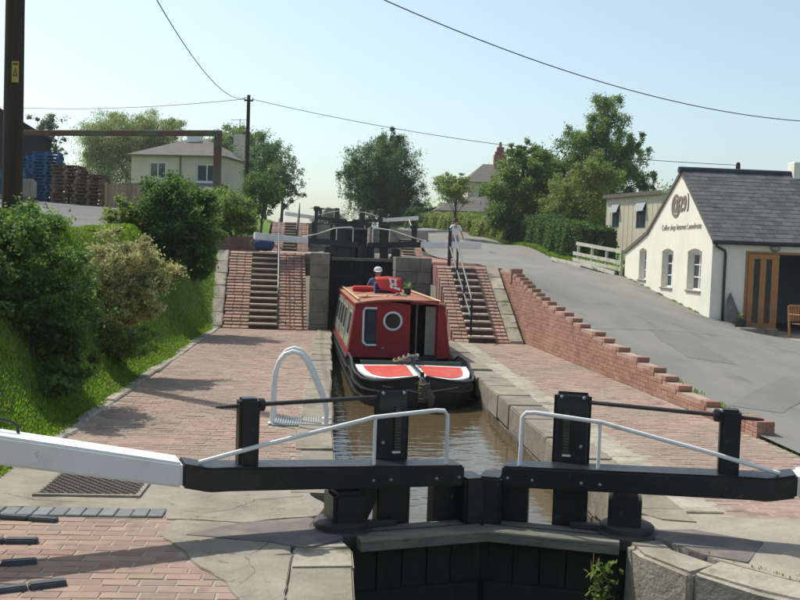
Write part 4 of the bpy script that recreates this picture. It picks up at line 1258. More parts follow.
# ================================================================== PEOPLE
def skin_mesh(name, J, E, m, parent, root, sub=2):
    """J: {joint: (x,y,z,rx,ry)}, E: edges between joints -> one continuous skinned surface"""
    names = list(J)
    me = bpy.data.meshes.new(name + '_cage')
    me.from_pydata([J[k][:3] for k in names], [(names.index(a), names.index(b_)) for a, b_ in E], [])
    o = bpy.data.objects.new(name + '_cage', me); col.objects.link(o)
    md = o.modifiers.new('skin', 'SKIN'); md.use_smooth_shade = True
    for i, k in enumerate(names):
        sv = me.skin_vertices[0].data[i]
        sv.radius = J[k][3:5]
        sv.use_root = (k == root)
    s2 = o.modifiers.new('sub', 'SUBSURF'); s2.levels = sub; s2.render_levels = sub
    dg = bpy.context.evaluated_depsgraph_get()
    me2 = bpy.data.meshes.new_from_object(o.evaluated_get(dg))
    me2.name = name
    bpy.data.objects.remove(o, do_unlink=True)
    me2.materials.clear()
    for p in me2.polygons:
        p.use_smooth = True
    return link(name, me2, m, parent)
def person(label, loc, rz, stride, arms, shirt, legs_m, short, hair_m, cap, H=1.66):
    k = H / 1.70
    t = thing('person', label, 'person', loc, rz)
    s1, s2 = stride
    J = {'pel': (0, 0, .95, .13, .10), 'waist': (0, 0, 1.08, .125, .09), 'chest': (0, .01, 1.28, .15, .105), 'neck': (0, .01, 1.45, .055, .055), 'head0': (0, .025, 1.53, .075, .085), 'head1': (0, .03, 1.62, .078, .092), 'head2': (0, .02, 1.69, .05, .06)}
    E = [('pel', 'waist'), ('waist', 'chest'), ('chest', 'neck'), ('neck', 'head0'), ('head0', 'head1'), ('head1', 'head2')]
    for s, nm, st in ((-1, 'l', s1), (1, 'r', s2)):
        J.update({nm + 'hip': (s * .09, 0, .88, .085, .085), nm + 'knee': (s * .10, st * .5 + .03, .49, .055, .06), nm + 'calf': (s * .10, st * .75, .34, .05, .055), nm + 'ank': (s * .10, st, .09 + max(0, -st) * .25, .035, .04), nm + 'toe': (s * .11, st + .13, .04 + max(0, -st) * .1, .035, .028)})
        E += [('pel', nm + 'hip'), (nm + 'hip', nm + 'knee'), (nm + 'knee', nm + 'calf'), (nm + 'calf', nm + 'ank'), (nm + 'ank', nm + 'toe')]
        el, wr = arms[0 if s < 0 else 1]
        J.update({nm + 'sh': (s * .17, .0, 1.39, .058, .058), nm + 'el': (*el, .042, .042), nm + 'wr': (*wr, .028, .03)})
        E += [('chest', nm + 'sh'), (nm + 'sh', nm + 'el'), (nm + 'el', nm + 'wr')]
        d = (Vector(wr) - Vector(el)).normalized()
        hc = Vector(wr) + d * .07
        J[nm + 'palm'] = (*hc, .03, .036)
        E.append((nm + 'wr', nm + 'palm'))
        side = Vector((0, 1, 0)) if abs(d.y) < .8 else Vector((1, 0, 0))
        for f in range(4):
            p = hc + d * (.075 + (.012, .018, .012, 0)[f]) + side * (f - 1.5) * .021
            J[f'{nm}f{f}'] = (*p, .0085, .0085)
            E.append((nm + 'palm', f'{nm}f{f}'))
        p = hc + side * .05 + d * .01
        J[nm + 'th'] = (*p, .010, .010)
        E.append((nm + 'palm', nm + 'th'))
    J = {a: (v[0] * k, v[1] * k, v[2] * k, v[3] * k, v[4] * k) for a, v in J.items()}
    bd = skin_mesh('body', J, E, 'skin', t, 'pel')
    g = lambda nm, f=1.0, a=.016: (*J[nm][:3], J[nm][3] * f + a, J[nm][4] * f + a)
    def lerp(a, b_, u):
        return tuple(J[a][i] * (1 - u) + J[b_][i] * u for i in range(3))
    S = {'pel': g('pel'), 'waist': g('waist'), 'chest': g('chest'), 'nk': (*lerp('chest', 'neck', .7), .075, .07)}
    SE = [('pel', 'waist'), ('waist', 'chest'), ('chest', 'nk')]
    for nm in 'lr':
        S[nm + 'sh'] = g(nm + 'sh'); S[nm + 'm'] = (*lerp(nm + 'sh', nm + 'el', .8), .062, .062)
        SE += [('chest', nm + 'sh'), (nm + 'sh', nm + 'm')]
    skin_mesh('shirt', S, SE, shirt, t, 'chest')
    P = {'w': (*lerp('pel', 'waist', .3), J['pel'][3] + .012, J['pel'][4] + .012), 'pel': g('pel', 1, .018)}
    PE = [('w', 'pel')]
    for nm in 'lr':
        P[nm + 'hip'] = g(nm + 'hip', 1, .022)
        if short:
            P[nm + 'k'] = (*lerp(nm + 'hip', nm + 'knee', .8), .082, .085)
            PE += [('pel', nm + 'hip'), (nm + 'hip', nm + 'k')]
        else:
            P[nm + 'knee'] = g(nm + 'knee', 1, .022); P[nm + 'ank'] = g(nm + 'ank', 1, .022)
            PE += [('pel', nm + 'hip'), (nm + 'hip', nm + 'knee'), (nm + 'knee', nm + 'ank')]
    skin_mesh('shorts' if short else 'trousers', P, PE, legs_m, t, 'pel')
    for nm in 'lr':
        a, c = Vector(J[nm + 'ank'][:3]), Vector(J[nm + 'toe'][:3])
        skin_mesh('shoe', {'h': (a.x, a.y - .04, c.z + .005, .045, .045), 'm': (*((a + c) / 2), .045, .04), 't': (c.x, c.y + .02, c.z, .042, .032)}, [('h', 'm'), ('m', 't')], 'shoe', t, 'm')
    hd = J['head1']
    if cap:
        mb = MB().lathe([(.112, 0), (.113, .04), (.098, .085), (.06, .115), (.01, .125)], 18, Matrix.Translation((hd[0], hd[1], hd[2] + .015)))
        mb.hexa([(-.085, hd[1] + .07, hd[2] + .012), (.085, hd[1] + .07, hd[2] + .012), (.06, hd[1] + .20, hd[2] - .005), (-.06, hd[1] + .20, hd[2] - .005), (-.085, hd[1] + .07, hd[2] + .027), (.085, hd[1] + .07, hd[2] + .027), (.06, hd[1] + .20, hd[2] + .008), (-.06, hd[1] + .20, hd[2] + .008)])
        mb.build('cap', 'shirtwhite', t, smooth=True)
    hr = MB()
    nn = 10
    for i in range(nn):
        for j in range(7):
            th = math.pi * (j + .5) / 7 * .62; ph = 2 * math.pi * i / nn
            f = Vector((math.sin(th) * math.cos(ph), math.sin(th) * math.sin(ph), math.cos(th)))
            if f.y > .55 and f.z < .55: continue
            c_ = Vector((hd[0], hd[1] - .012, hd[2] + .005)) + Vector((f.x * .098, f.y * .108, f.z * .115))
            a_ = f.cross(Vector((0, 0, 1))).normalized() * .04; d_ = f.cross(a_).normalized() * .035
            hr.add([c_ - a_ - d_ * .9, c_ + a_ - d_ * .9, c_ + a_ * .9 + d_ + f * .006, c_ - a_ * .9 + d_ + f * .006], [(0, 1, 2, 3)])
    hr.build('hair', hair_m, t)
    # face: eyes, nose, mouth, ears on the body head
    fc = MB()
    fc.tube([(hd[0], hd[1] + .085, hd[2] + .0), (hd[0], hd[1] + .112, hd[2] - .045), (hd[0], hd[1] + .085, hd[2] - .052)], [.008, .015, .008], 6)
    for s in (-1, 1):
        fc.tube([(hd[0] + s * .082, hd[1] - .005, hd[2] + .02), (hd[0] + s * .098, hd[1] - .015, hd[2] - .005), (hd[0] + s * .086, hd[1] - .005, hd[2] - .04)], [.01, .016, .01], 6)
    fc.build('nose_and_ears', 'skin', bd, smooth=True)
    ey = MB()
    for s in (-1, 1):
        ey.box(hd[0] + s * .035 - .013, hd[0] + s * .035 + .013, hd[1] + .083, hd[1] + .094, hd[2] - .004, hd[2] + .006)
    ey.box(hd[0] - .025, hd[0] + .025, hd[1] + .080, hd[1] + .094, hd[2] - .082, hd[2] - .075)
    ey.build('eyes_and_mouth', 'hair', bd)
    return t
person('person in white t-shirt and pale shorts walking up the lane', (5.18, 40.6, zr(5.18, 40.6) + .02), 0.0, (.16, -.16), (((-.25, -.02, 1.14), (-.27, .05, .92)), ((.26, .02, 1.14), (.33, .12, .98))), 'shirtwhite', 'denim', True, 'hair', False, 1.66)
person('person in blue top and white cap steering at the stern of the narrowboat', BW(.16, 10.72, .34), math.pi, (.03, .0), (((-.27, .03, 1.14), (-.24, .24, 1.06)), ((.27, .0, 1.14), (.26, .22, 1.04))), 'blueshirt', 'bluecloth', False, 'hair', True, 1.72)
bt_ = MB().tube([(0, 11.1, .55), (0, 11.0, .75), (0, 10.6, .92), (-.05, 10.35, .95)], .02, 8).build('tiller', 'steel', bt, smooth=True)

# blue holdall at the foot of the left middle beam
t = thing('holdall', 'dark blue bag on the ground under the white beam end at the left steps', 'bag', (-1.93, 29.25, 1.96))
sb = MB().tube([(-.30, 0, .17), (-.27, 0, .18), (0, 0, .19), (.22, 0, .18), (.26, 0, .17)], [.09, .16, .185, .165, .09], 12).build('body', 'bluecloth', t, smooth=True)
warp(sb.data, .018, 9, 2)
MB().tube([(-.15, -.13, .26), (-.10, -.10, .42), (.10, -.10, .42), (.15, -.13, .26)], .014, 6).build('strap', 'bluecloth', t, smooth=True)
MB().tube([(-.3, -.05, .1), (-.42, -.08, .2), (-.38, -.05, .33), (-.27, 0, .28)], .014, 6).build('strap', 'rope', t, smooth=True)

# ================================================================== CAFE
cf = thing('cafe', 'cream rendered cafe with slate roof, arched windows and lettered gable', 'building', (11.3, 28.34, 0))
def cw(u, v, d):     # gable: u = distance along +Y, v = z, d = depth towards +X
    return (d, u, v)
gable = [(0, -.6), (8.55, -.2), (8.55, 2.40), (7.2, 2.76), (6.0, 3.10), (2.85, 5.02), (0, 2.86)]
def arch(a, b_, z0, z1, rise):
    n = 8
    return [(a, z0), (b_, z0)] + [(b_ - (b_ - a) * i / n, z1 + rise * math.sin(math.pi * i / n)) for i in range(n + 1)]
WIN = [(.82, 1.98, 1.22, 2.36), (3.30, 4.38, 1.22, 2.36), (6.05, 6.85, 1.40, 2.38)]
gw = holed(gable, [arch(a, b_, c, d, .10) for (a, b_, c, d) in WIN], 'cafe', 'gable_wall', cf, .34, cw)
for (a, b_, c, d) in WIN:
    w_ = empty('window'); w_.parent = cf
    dx = .17
    MB().add(*[[(dx + .05, p[0], p[1]) for p in arch(a, b_, c, d, .10)], [tuple(range(11))]]).build('pane', 'glass', w_)
    f = MB()
    e = .055
    f.box(dx, dx + .06, a, a + e, c, d); f.box(dx, dx + .06, b_ - e, b_, c, d)
    f.box(dx, dx + .06, a + e, b_ - e, c, c + e); f.box(dx, dx + .06, a + e, b_ - e, d - .04, d + .09)
    f.box(dx + .004, dx + .055, (a + b_) / 2 - .03, (a + b_) / 2 + .03, c + e, d - .04)
    f.build('frame', 'white', w_)
    for zz in (c + (d - c) * .36, c + (d - c) * .70):
        MB().box(dx + .01, dx + .052, a + e, b_ - e, zz - .018, zz + .018).build('glazing_bar', 'white', w_)
    MB().box(-.05, .17, a - .05, b_ + .05, c - .06, c - .002).build('sill', 'coping', w_, bevel=.01)
    pts = arch(a - .01, b_ + .01, c, d + .005, .10)[2:]
    hd_ = MB()
    for i in range(len(pts) - 1):
        (u0, v0), (u1, v1) = pts[i], pts[i + 1]
        hd_.hexa([(-.006, u1, v1), (.02, u1, v1), (.02, u0, v0), (-.006, u0, v0), (-.006, u1, v1 + .05), (.02, u1, v1 + .05), (.02, u0, v0 + .05), (-.006, u0, v0 + .05)])
    hd_.build('arch_head', 'coping', w_)
# front wall with wide doorway
D0, D1, DZ = 1.08, 4.6, 2.42
holed([(.34, -.6), (9.0, -.6), (9.0, 2.80), (.34, 2.80)], [[(D0, -.55), (D1, -.55), (D1, DZ), (D0, DZ)], [(6.0, .9), (7.4, .9), (7.4, 2.1), (6.0, 2.1)]], 'cafe', 'front_wall', cf, .3, lambda u, v, d: (u, .002 + d, v))
MB().box(6.0, 7.4, .15, .18, .9, 2.1).build('pane', 'glass', cf)
# room behind the doorway
MB().box(.36, 8.9, .3, 5.6, -.2, .03).build('floor', 'concrete', cf)
MB().box(.36, 8.9, 5.5, 5.6, .03, 2.8).build('back_wall', 'interior', cf)
MB().box(8.85, 8.95, .3, 5.5, .03, 2.8).build('partition', 'interior', cf)
MB().box(.36, 8.9, .3, 5.6, 2.75, 2.80).build('ceiling', 'interiordark', cf)
MB().box(1.3, 2.2, 1.2, 1.9, .03, 1.05).build('counter', 'interiordark', cf, bevel=.02)
MB().box(1.2, 1.75, 2.6, 2.9, .03, 2.1).build('dresser', 'interiordark', cf, bevel=.02)
MB().box(2.35, 2.75, 2.0, 2.4, .03, 2.2).build('interior_door', 'interior', cf)
# roof: slates on both pitches
def pitch_slates(o2, y0_, z0_, y1_, z1_, x0_, x1_, limit, name):
    slope = Vector((0, y1_ - y0_, z1_ - z0_)); Ls = slope.length; sd = slope.normalized()
    nrm = Vector((0, -sd.z, sd.y))
    if nrm.z < 0: nrm = -nrm
    deck = MB().add([Vector((x0_, y0_, z0_)) - nrm * .03, Vector((x1_, y0_, z0_)) - nrm * .03, Vector((x1_, y1_, z1_)) - nrm * .03, Vector((x0_, y1_, z1_)) - nrm * .03,
                     Vector((x0_, y0_, z0_)), Vector((x1_, y0_, z0_)), Vector((x1_, y1_, z1_)), Vector((x0_, y1_, z1_))],
                    [(0, 3, 2, 1), (4, 5, 6, 7), (0, 1, 5, 4), (1, 2, 6, 5), (2, 3, 7, 6), (3, 0, 4, 7)]).build(name, 'slate', o2)
    ms = []
    for s in range(4):
        r = random.Random(90 + s)
        w, l = .30, .34
        mb = MB().box(-w / 2 + .004, w / 2 - .004, 0, l, 0, .009)
        mb.v = [(x, y + r.uniform(-.006, .006), z + r.uniform(-.002, .003)) for x, y, z in mb.v]
        ms.append(mb.mesh('slate'))
    poses = []
    gauge = .215
    n = int(Ls / gauge)
    rx = Vector((1, 0, 0)) if sd.y > 0 else Vector((-1, 0, 0))
    base = Matrix((rx, sd, rx.cross(sd))).transposed().to_4x4()
    for j in range(n):
        x = x0_ + .15 + .15 * (j % 2)
        if j % 2:
            p = Vector((x0_ + .077, y0_, z0_)) + sd * (j * gauge - .03) + nrm * .022
            poses.append(Matrix.Translation(p) @ base @ Matrix.Rotation(-.045, 4, 'X') @ Matrix.Scale(.5, 4, (1, 0, 0)))
        while x < x1_:
            p = Vector((x, y0_, z0_)) + sd * (j * gauge - .03) + nrm * .022
            tilt = Matrix.Rotation(-.045, 4, 'X')
            poses.append(Matrix.Translation(p) @ base @ tilt)
            x += .302
    lay_pieces(deck, poses, ms, 'slate', 'slate', limit, eye=(-11.3, -28.3, 2.1))
    return deck
pitch_slates(cf, -.18, 2.76, 2.85, 5.06, -.05, 9.2, 300, 'roof_front')
pitch_slates(cf, 6.0, 3.13, 2.85, 5.06, -.05, 9.2, 0, 'roof_back')
pitch_slates(cf, 8.75, 2.38, 6.0, 3.13, -.05, 9.2, 0, 'lean_to_roof')
for i in range(20):
    mb = MB().tube([(-.12 + i * .46, 2.85, 5.06), (-.12 + i * .46 + .45, 2.85, 5.06)], .11, 10)
    mb.build('ridge_tile', 'ridge', cf, bevel=0, smooth=True)
# verge boards, gutter, downpipe
for (a, b_) in (((-.12, 2.74), (2.85, 5.0)), ((2.85, 5.0), (6.0, 3.08)), ((6.0, 3.08), (7.2, 2.73)), ((7.2, 2.73), (8.65, 2.36))):
    MB().hexa([(-.055, a[0], a[1] - .05), (-.003, a[0], a[1] - .05), (-.003, b_[0], b_[1] - .05), (-.055, b_[0], b_[1] - .05), (-.055, a[0], a[1] + .045), (-.003, a[0], a[1] + .045), (-.003, b_[0], b_[1] + .045), (-.055, b_[0], b_[1] + .045)]).build('verge_board', 'lettering', cf)
MB().tube([(-.08, -.20, 2.70), (9.1, -.20, 2.70)], .06, 10).build('gutter', 'black', cf, smooth=True)
MB().tube([(.02, -.20, 2.68), (.05, -.20, 2.58), (.36, -.06, 2.46), (.38, -.06, 2.36), (.38, -.06, .28)], .04, 8).build('downpipe', 'black', cf, smooth=True)
MB().box(.0, .28, -.22, .0, .28, .44).build('plinth_block', 'coping', cf, bevel=.02)
# gable lettering
def text3d(body, size, name, m, parent, origin, ux, uz, depth=.008, shear=0.0, off=0.0):
    cu_ = bpy.data.curves.new(name, 'FONT'); cu_.body = body; cu_.size = size; cu_.extrude = depth; cu_.align_x = 'CENTER'; cu_.shear = shear; cu_.offset = off
    o = bpy.data.objects.new(name, cu_); col.objects.link(o)
    dg = bpy.context.evaluated_depsgraph_get()
    me = bpy.data.meshes.new_from_object(o.evaluated_get(dg)); me.name = name
    bpy.data.objects.remove(o, do_unlink=True)
    n = Vector(ux).cross(Vector(uz))
    Mx = Matrix((ux, uz, n)).transposed().to_4x4(); Mx.translation = origin
    me.transform(Mx)
    me.materials.clear()
    return link(name, me, m, parent)
text3d('Coffee shop Internet Laundrette', .275, 'lettering', 'letterpale', cf, (-.008, 2.75, 3.13), (0, -1, 0), (0, 0, 1), .006, .15, -.002)
text3d('@', .76, 'gable_emblem', 'emblem', cf, (-.012, 3.28, 3.72), (0, -1, 0), (0, 0, 1), .01, 0, .022)
text3d('29', .66, 'gable_emblem', 'emblem', cf, (-.012, 2.62, 3.74), (0, -1, 0), (0, 0, 1), .01, 0, .022)
MB().tube([(-.012, 2.22 - .10 * math.cos(a), 3.98 + .28 * math.sin(a)) for a in np.linspace(-1.4, 1.4, 12)], .022, 6).build('gable_emblem', 'emblem', cf)
# folding oak door leaf with two glazed slots
dl = empty('door_leaf'); dl.parent = cf; dl.location = (D0 + .03, -.02, .05); dl.rotation_euler = (0, 0, R(-14))
for (a, b_) in ((0, .16), (.33, .50), (.66, .86)):
    MB().box(a, b_, -.05, 0, .30, 2.20).build('stile', 'doorwood', dl, bevel=.006)
MB().box(0, .86, -.05, 0, 2.201, 2.34).build('top_rail', 'doorwood', dl, bevel=.006)
MB().box(0, .86, -.05, 0, 0, .299).build('bottom_rail', 'doorwood', dl, bevel=.006)
for (a, b_) in ((.16, .33), (.50, .66)):
    MB().box(a, b_, -.03, -.02, .30, 2.2).build('pane', 'dark', dl)
MB().box(D0 - .05, D0 + .03, -.03, .1, -.1, DZ + .05).build('door_jamb', 'doorwood', cf)
MB().box(D0 + .031, D1, -.03, .1, DZ - .02, DZ + .05).build('door_head', 'doorwood', cf)
lm = MB().lathe([(.16, -.02), (.17, .0), (.15, .05), (.09, .09), (.02, .10)], 18, Matrix.Translation((D0 + .83, -.01, 2.60)) @ Matrix.Scale(.75, 4, (0, 0, 1)) @ Matrix.Rotation(math.pi / 2, 4, 'X'))
lm.build('bulkhead_lamp', 'steel', cf, smooth=True)
# chimney at the far end of the ridge
MB().box(3.62, 4.1, 2.6, 3.1, 4.7, 5.45).build('chimney', 'cafe', cf, bevel=.02)

# paving in front of the cafe door and the things on it
fp = struct(MB().prism([(12.55, 28.3), (12.7, 26.9), (13.2, 25.6), (17.5, 25.2), (17.5, 28.3)], -.5, lambda x, y: .07 - .02 * (28.3 - y)).build('cafe_terrace', 'paleconc', bevel=.02))
tag(MB().box(12.62, 12.92, 27.25, 27.5, -.2, .26).build('concrete_block', 'coping', None, bevel=.02), 'dark square concrete block on the lane below the oak door', 'block')
t = thing('wooden_armchair', 'brown wooden armchair on the terrace by the cafe door', 'chair', (13.42, 26.75, .035), R(25))
for (x, y) in ((-.27, -.25), (.27, -.25)):
    MB().box(x - .025, x + .025, y - .025, y + .025, 0, .66).build('leg', 'doorwood', t, bevel=.006)
for x in (-.27, .27):
    MB().hexa([(x - .025, .22, 0), (x + .025, .22, 0), (x + .025, .27, 0), (x - .025, .27, 0), (x - .025, .30, .92), (x + .025, .30, .92), (x + .025, .345, .92), (x - .025, .345, .92)]).build('leg', 'doorwood', t)
    MB().box(x - .04, x + .04, -.30, .30, .66, .69).build('armrest', 'doorwood', t, bevel=.008)
for i in range(5):
    MB().box(-.26, .26, -.27 + i * .1, -.19 + i * .1, .40, .425).build('seat_slat', 'doorwood', t, bevel=.004)
for i in range(5):
    MB().box(-.21 + i * .1, -.15 + i * .1, .285, .305, .47, .88).build('back_slat', 'doorwood', t, bevel=.004)
MB().box(-.26, .26, .29, .33, .88, .94).build('top_rail', 'doorwood', t, bevel=.006)
for y in (-.25,):
    MB().box(-.25, .25, y - .015, y + .015, .34, .40).build('seat_rail', 'doorwood', t)
# leaning slate and pot by the downpipe
t = thing('stone_slab', 'dark slate slab leaning on the cafe wall beside the downpipe', 'slab', (11.95, 27.95, zr(11.95, 27.95)))
mb = MB(); pts = [(-.28, 0), (.30, 0), (.10, .60), (-.05, 1.02), (-.16, .8)]
mb.v = [(x, .02 + .30 * z, z) for x, z in pts] + [(x, .07 + .30 * z, z) for x, z in pts]
mb.f = [(0, 1, 2, 3, 4), (9, 8, 7, 6, 5)] + [(i, (i + 1) % 5, 5 + (i + 1) % 5, 5 + i) for i in range(5)]
mb.build('slab', 'slab', t)
t = thing('plant_pot', 'small dark flower pot in front of the leaning slate', 'pot', (11.98, 27.72, zr(11.98, 27.72)))
MB().lathe([(.11, 0), (.16, .24), (.175, .25), (.175, .29), (.15, .29), (.14, .26)], 16).build('pot', 'iron', t, smooth=True)
lp_ = MB()
for i in range(60):
    a, e = rnd.uniform(0, 6.28), rnd.uniform(0, 1.0)
    p = Vector((.13 * math.cos(a) * rnd.random(), .13 * math.sin(a) * rnd.random(), .28 + .2 * e))
    d = Vector((math.cos(a), math.sin(a), e)).normalized() * .05
    s_ = Vector((-math.sin(a), math.cos(a), .2)) * .02
    lp_.add([p - d, p + s_, p + d, p - s_], [(0, 1, 2, 3)])
lp_.build('leaves', 'leaf_light', t)
for i, (x, y, lb) in enumerate(((12.02, 27.35, 'flat dark doorstep stone below the leaning slate'), (12.38, 27.9, 'flat dark doorstep stone at the foot of the oak door'))):
    tag(MB().box(x - .26, x + .26, y - .16, y + .16, zr(x, y) - .1, zr(x, y) + .10).build('step_stone', 'coping', None, bevel=.02), lb, 'stone')

# ================================================================== CABIN BEHIND THE CAFE
cb = thing('site_cabin', 'cream clad flat roofed cabin behind the cafe gable', 'building', (14.2, 50.0, 2.0), R(-77.6))
CW, CH = 5.3, 3.22
CWIN = [(.60, 1.40, 1.65, 2.90), (3.0, 3.95, 1.60, 2.90)]
holed([(0, .0), (CW, .0), (CW, CH), (0, CH)], [[(a, c), (b_, c), (b_, d), (a, d)] for (a, b_, c, d) in CWIN], 'cabinwall', 'wall', cb, .12, lambda u, v, d: (u, d, v))
for x in np.arange(.0, CW, .45):
    if not (.55 < x < 1.42 or 2.95 < x < 4.0):
        MB().box(x, x + .02, -.012, -.001, 0, CH - .02).build('cover_strip', 'cabinwall', cb)
MB().box(-.12, CW + .12, -.15, 4.2, CH, CH + .14).build('roof', 'houserender', cb, bevel=.02)
MB().box(-.14, CW + .14, -.17, -.151, CH - .02, CH + .16).build('fascia', 'lettering', cb)
MB().box(0, .1, .12, 4, 0, CH).build('side_wall', 'cabinwall', cb)
MB().box(CW - .1, CW, .12, 4, 0, CH).build('side_wall', 'cabinwall', cb)
MB().box(.1, CW - .1, 3.9, 4, 0, CH).build('side_wall', 'cabinwall', cb)
for (x, x2, c, d) in CWIN:
    w_ = empty('window'); w_.parent = cb
    MB().box(x, x2, .06, .08, c, d).build('pane', 'glass', w_)
    f = MB()
    f.box(x, x + .06, .0, .06, c, d); f.box(x2 - .06, x2, .0, .06, c, d); f.box(x + .06, x2 - .06, 0, .06, c, c + .06); f.box(x + .06, x2 - .06, 0, .06, d - .06, d); f.box(x + .06, x2 - .06, .0, .06, d - .46, d - .40)
    f.build('frame', 'steel', w_)
    MB().hexa([(x + .04, -.20, d - .44), (x2 - .04, -.20, d - .44), (x2 - .04, -.18, d - .44), (x + .04, -.18, d - .44), (x + .04, -.03, d - .03), (x2 - .04, -.03, d - .03), (x2 - .04, -.01, d - .03), (x + .04, -.01, d - .03)]).build('top_light', 'steel', w_)

# ================================================================== WHITE FENCE BESIDE THE CAFE
P0, P1 = Vector((10.42, 40.6)), Vector((11.30, 37.25))
fw = thing('rail_fence', 'weathered white post and rail fence between cafe and hedge', 'fence', (P0.x, P0.y, zr(P0.x, P0.y)))
def fpt(u, z):
    p = P0 + (P1 - P0) * u
    return Vector((p.x - P0.x, p.y - P0.y, zr(p.x, p.y) - fw.location.z + z))
for u in (.0, .33, .66, .98):
    p = fpt(u, 0)
    MB().box(p.x - .05, p.x + .05, p.y - .05, p.y + .05, p.z - .2, p.z + 1.0).build('post', 'fencewhite', fw, bevel=.01)
for i, z in enumerate((.26, .52, .95)):
    a, b_ = fpt(-.03 if i == 2 else -.1, z), fpt(1.0, z)
    hgt = .07
    mb = MB().hexa([(a.x - .075, a.y, a.z - hgt), (a.x - .045, a.y, a.z - hgt), (b_.x - .045, b_.y, b_.z - hgt), (b_.x - .075, b_.y, b_.z - hgt), (a.x - .075, a.y, a.z + hgt), (a.x - .045, a.y, a.z + hgt), (b_.x - .045, b_.y, b_.z + hgt), (b_.x - .075, b_.y, b_.z + hgt)])
    mb.build('rail', 'fencewhite', fw)
fl = thing('low_rail', 'low sagging timber rail in the verge below the white fence', 'fence', (9.9, 42.4, zr(9.9, 42.4)))
a = Vector((9.9, 43.0)); b_ = Vector((11.1, 37.3))
for k in range(2):
    pa, pb = a + (b_ - a) * k * .5, a + (b_ - a) * (k + 1) * .5
    za, zb_ = zr(*pa) - fl.location.z + .22, zr(*pb) - fl.location.z + .16
    ax, ay, bx, by = pa.x - 9.9, pa.y - 42.4, pb.x - 9.9, pb.y - 42.4
    MB().hexa([(ax - .1, ay, za - .14), (ax - .06, ay, za - .14), (bx - .06, by, zb_ - .14), (bx - .1, by, zb_ - .14), (ax - .1, ay, za), (ax - .06, ay, za), (bx - .06, by, zb_), (bx - .1, by, zb_)]).build('rail', 'fencewhite', fl)
    MB().box(ax - .06, ax + .02, ay - .04, ay + .04, za - .5, za + .04).build('post', 'fencewhite', fl)
# marker posts in the far verge
for (x, y, lb) in ((8.9, 71.0, 'short pale marker post in the hedge behind the walking person'), (10.4, 62.5, 'short pale marker post in the verge right of the walking person')):
    z = zr(x, y)
    t = thing('marker_post', lb, 'post', (x, y, z))
    MB().box(-.06, .06, -.06, .06, -.2, 1.35).build('post', 'fencewhite', t, bevel=.01)
    MB().box(-.075, .075, -.075, .075, 1.35, 1.42).build('cap', 'fencewhite', t)
# ================================================================== LEFT YARD
# telegraph pole, close
t = thing('telegraph_pole', 'tall dark creosoted pole with a yellow sign on the left bank', 'pole', (-5.24, 16.61, zl(-5.24, 16.61)))
MB().tube([(0, 0, -.4), (.0, 0, 3.5), (.02, 0, 7.0)], [.165, .15, .135], 18).build('shaft', 'pole', t, smooth=True)
sg = MB().box(.015, .125, -.168, -.160, 2.32, 2.66).build('warning_sign', 'yellow', t)
MB().add([(.03, -.1695, 2.42), (.11, -.1695, 2.42), (.07, -.1695, 2.56)], [(0, 1, 2)]).build('triangle_mark', 'black', sg)
MB().add([(.055, -.171, 2.44), (.085, -.171, 2.44), (.07, -.171, 2.52)], [(0, 1, 2)]).build('triangle_centre', 'yellow', sg)
MB().box(.03, .11, -.1695, -.1685, 2.60, 2.63).build('sign_bar', 'black', sg)
# telegraph pole, far
lz = zl(-4.2, 48.9)
t = thing('telegraph_pole', 'slender far telegraph pole beside the cream house', 'pole', (-4.2, 48.9, lz))
MB().tube([(0, 0, -.3), (0, 0, 9.5 - lz)], [.12, .085], 10).build('shaft', 'pole', t, smooth=True)
MB().box(-.22, .22, -.04, .04, 9.2 - lz, 9.28 - lz).build('cross_arm', 'pole', t)
for x in (-.2, .2):
    MB().lathe([(.03, 0), (.04, .05), (.02, .1)], 8, Matrix.Translation((x, 0, 9.28 - lz))).build('insulator', 'white', t)
# pole behind the cafe
z = zr(19.3, 46)
t = thing('telegraph_pole', 'short pole top showing above the cafe ridge', 'pole', (18.55, 44.0, 1.0))
MB().tube([(0, 0, 0), (0, 0, 5.65)], [.12, .1], 10).build('shaft', 'pole', t, smooth=True)
MB().box(-.06, .06, -.06, .06, 5.65, 5.72).build('cap', 'iron', t)

def wire(pts, r, label):
    mb = MB().tube(pts, r, 5)
    return tag(mb.build('overhead_wire', 'wire'), label, 'wire', 'overhead wires')
def cat(a, b_, sag, n=24):
    a, b_ = Vector(a), Vector(b_)
    return [a + (b_ - a) * u - Vector((0, 0, sag * 4 * u * (1 - u))) for u in np.linspace(0, 1, n)]
P2 = (-4.2, 48.9, 9.33)
wire(cat((-4.0, 48.9, 9.30), (18.55, 44.0, 6.6), .55), .014, 'thin wire running from the far pole across to the cafe')
wire(cat((-4.4, 48.9, 9.30), (-26, 66, 10.8), .5), .014, 'faint wire running left from the far pole over the willow')
wire(cat((-4.2, 48.9, 9.40), (-3.6, 14.0, 7.4), 1.1, 40), .012, 'wire dropping steeply from the top edge to the far pole')
wire(cat((-.21, 22.0, 8.14), (19.6, 34.0, 7.34), 1.0, 40), .014, 'long dark wire crossing the sky from top centre to the right edge')

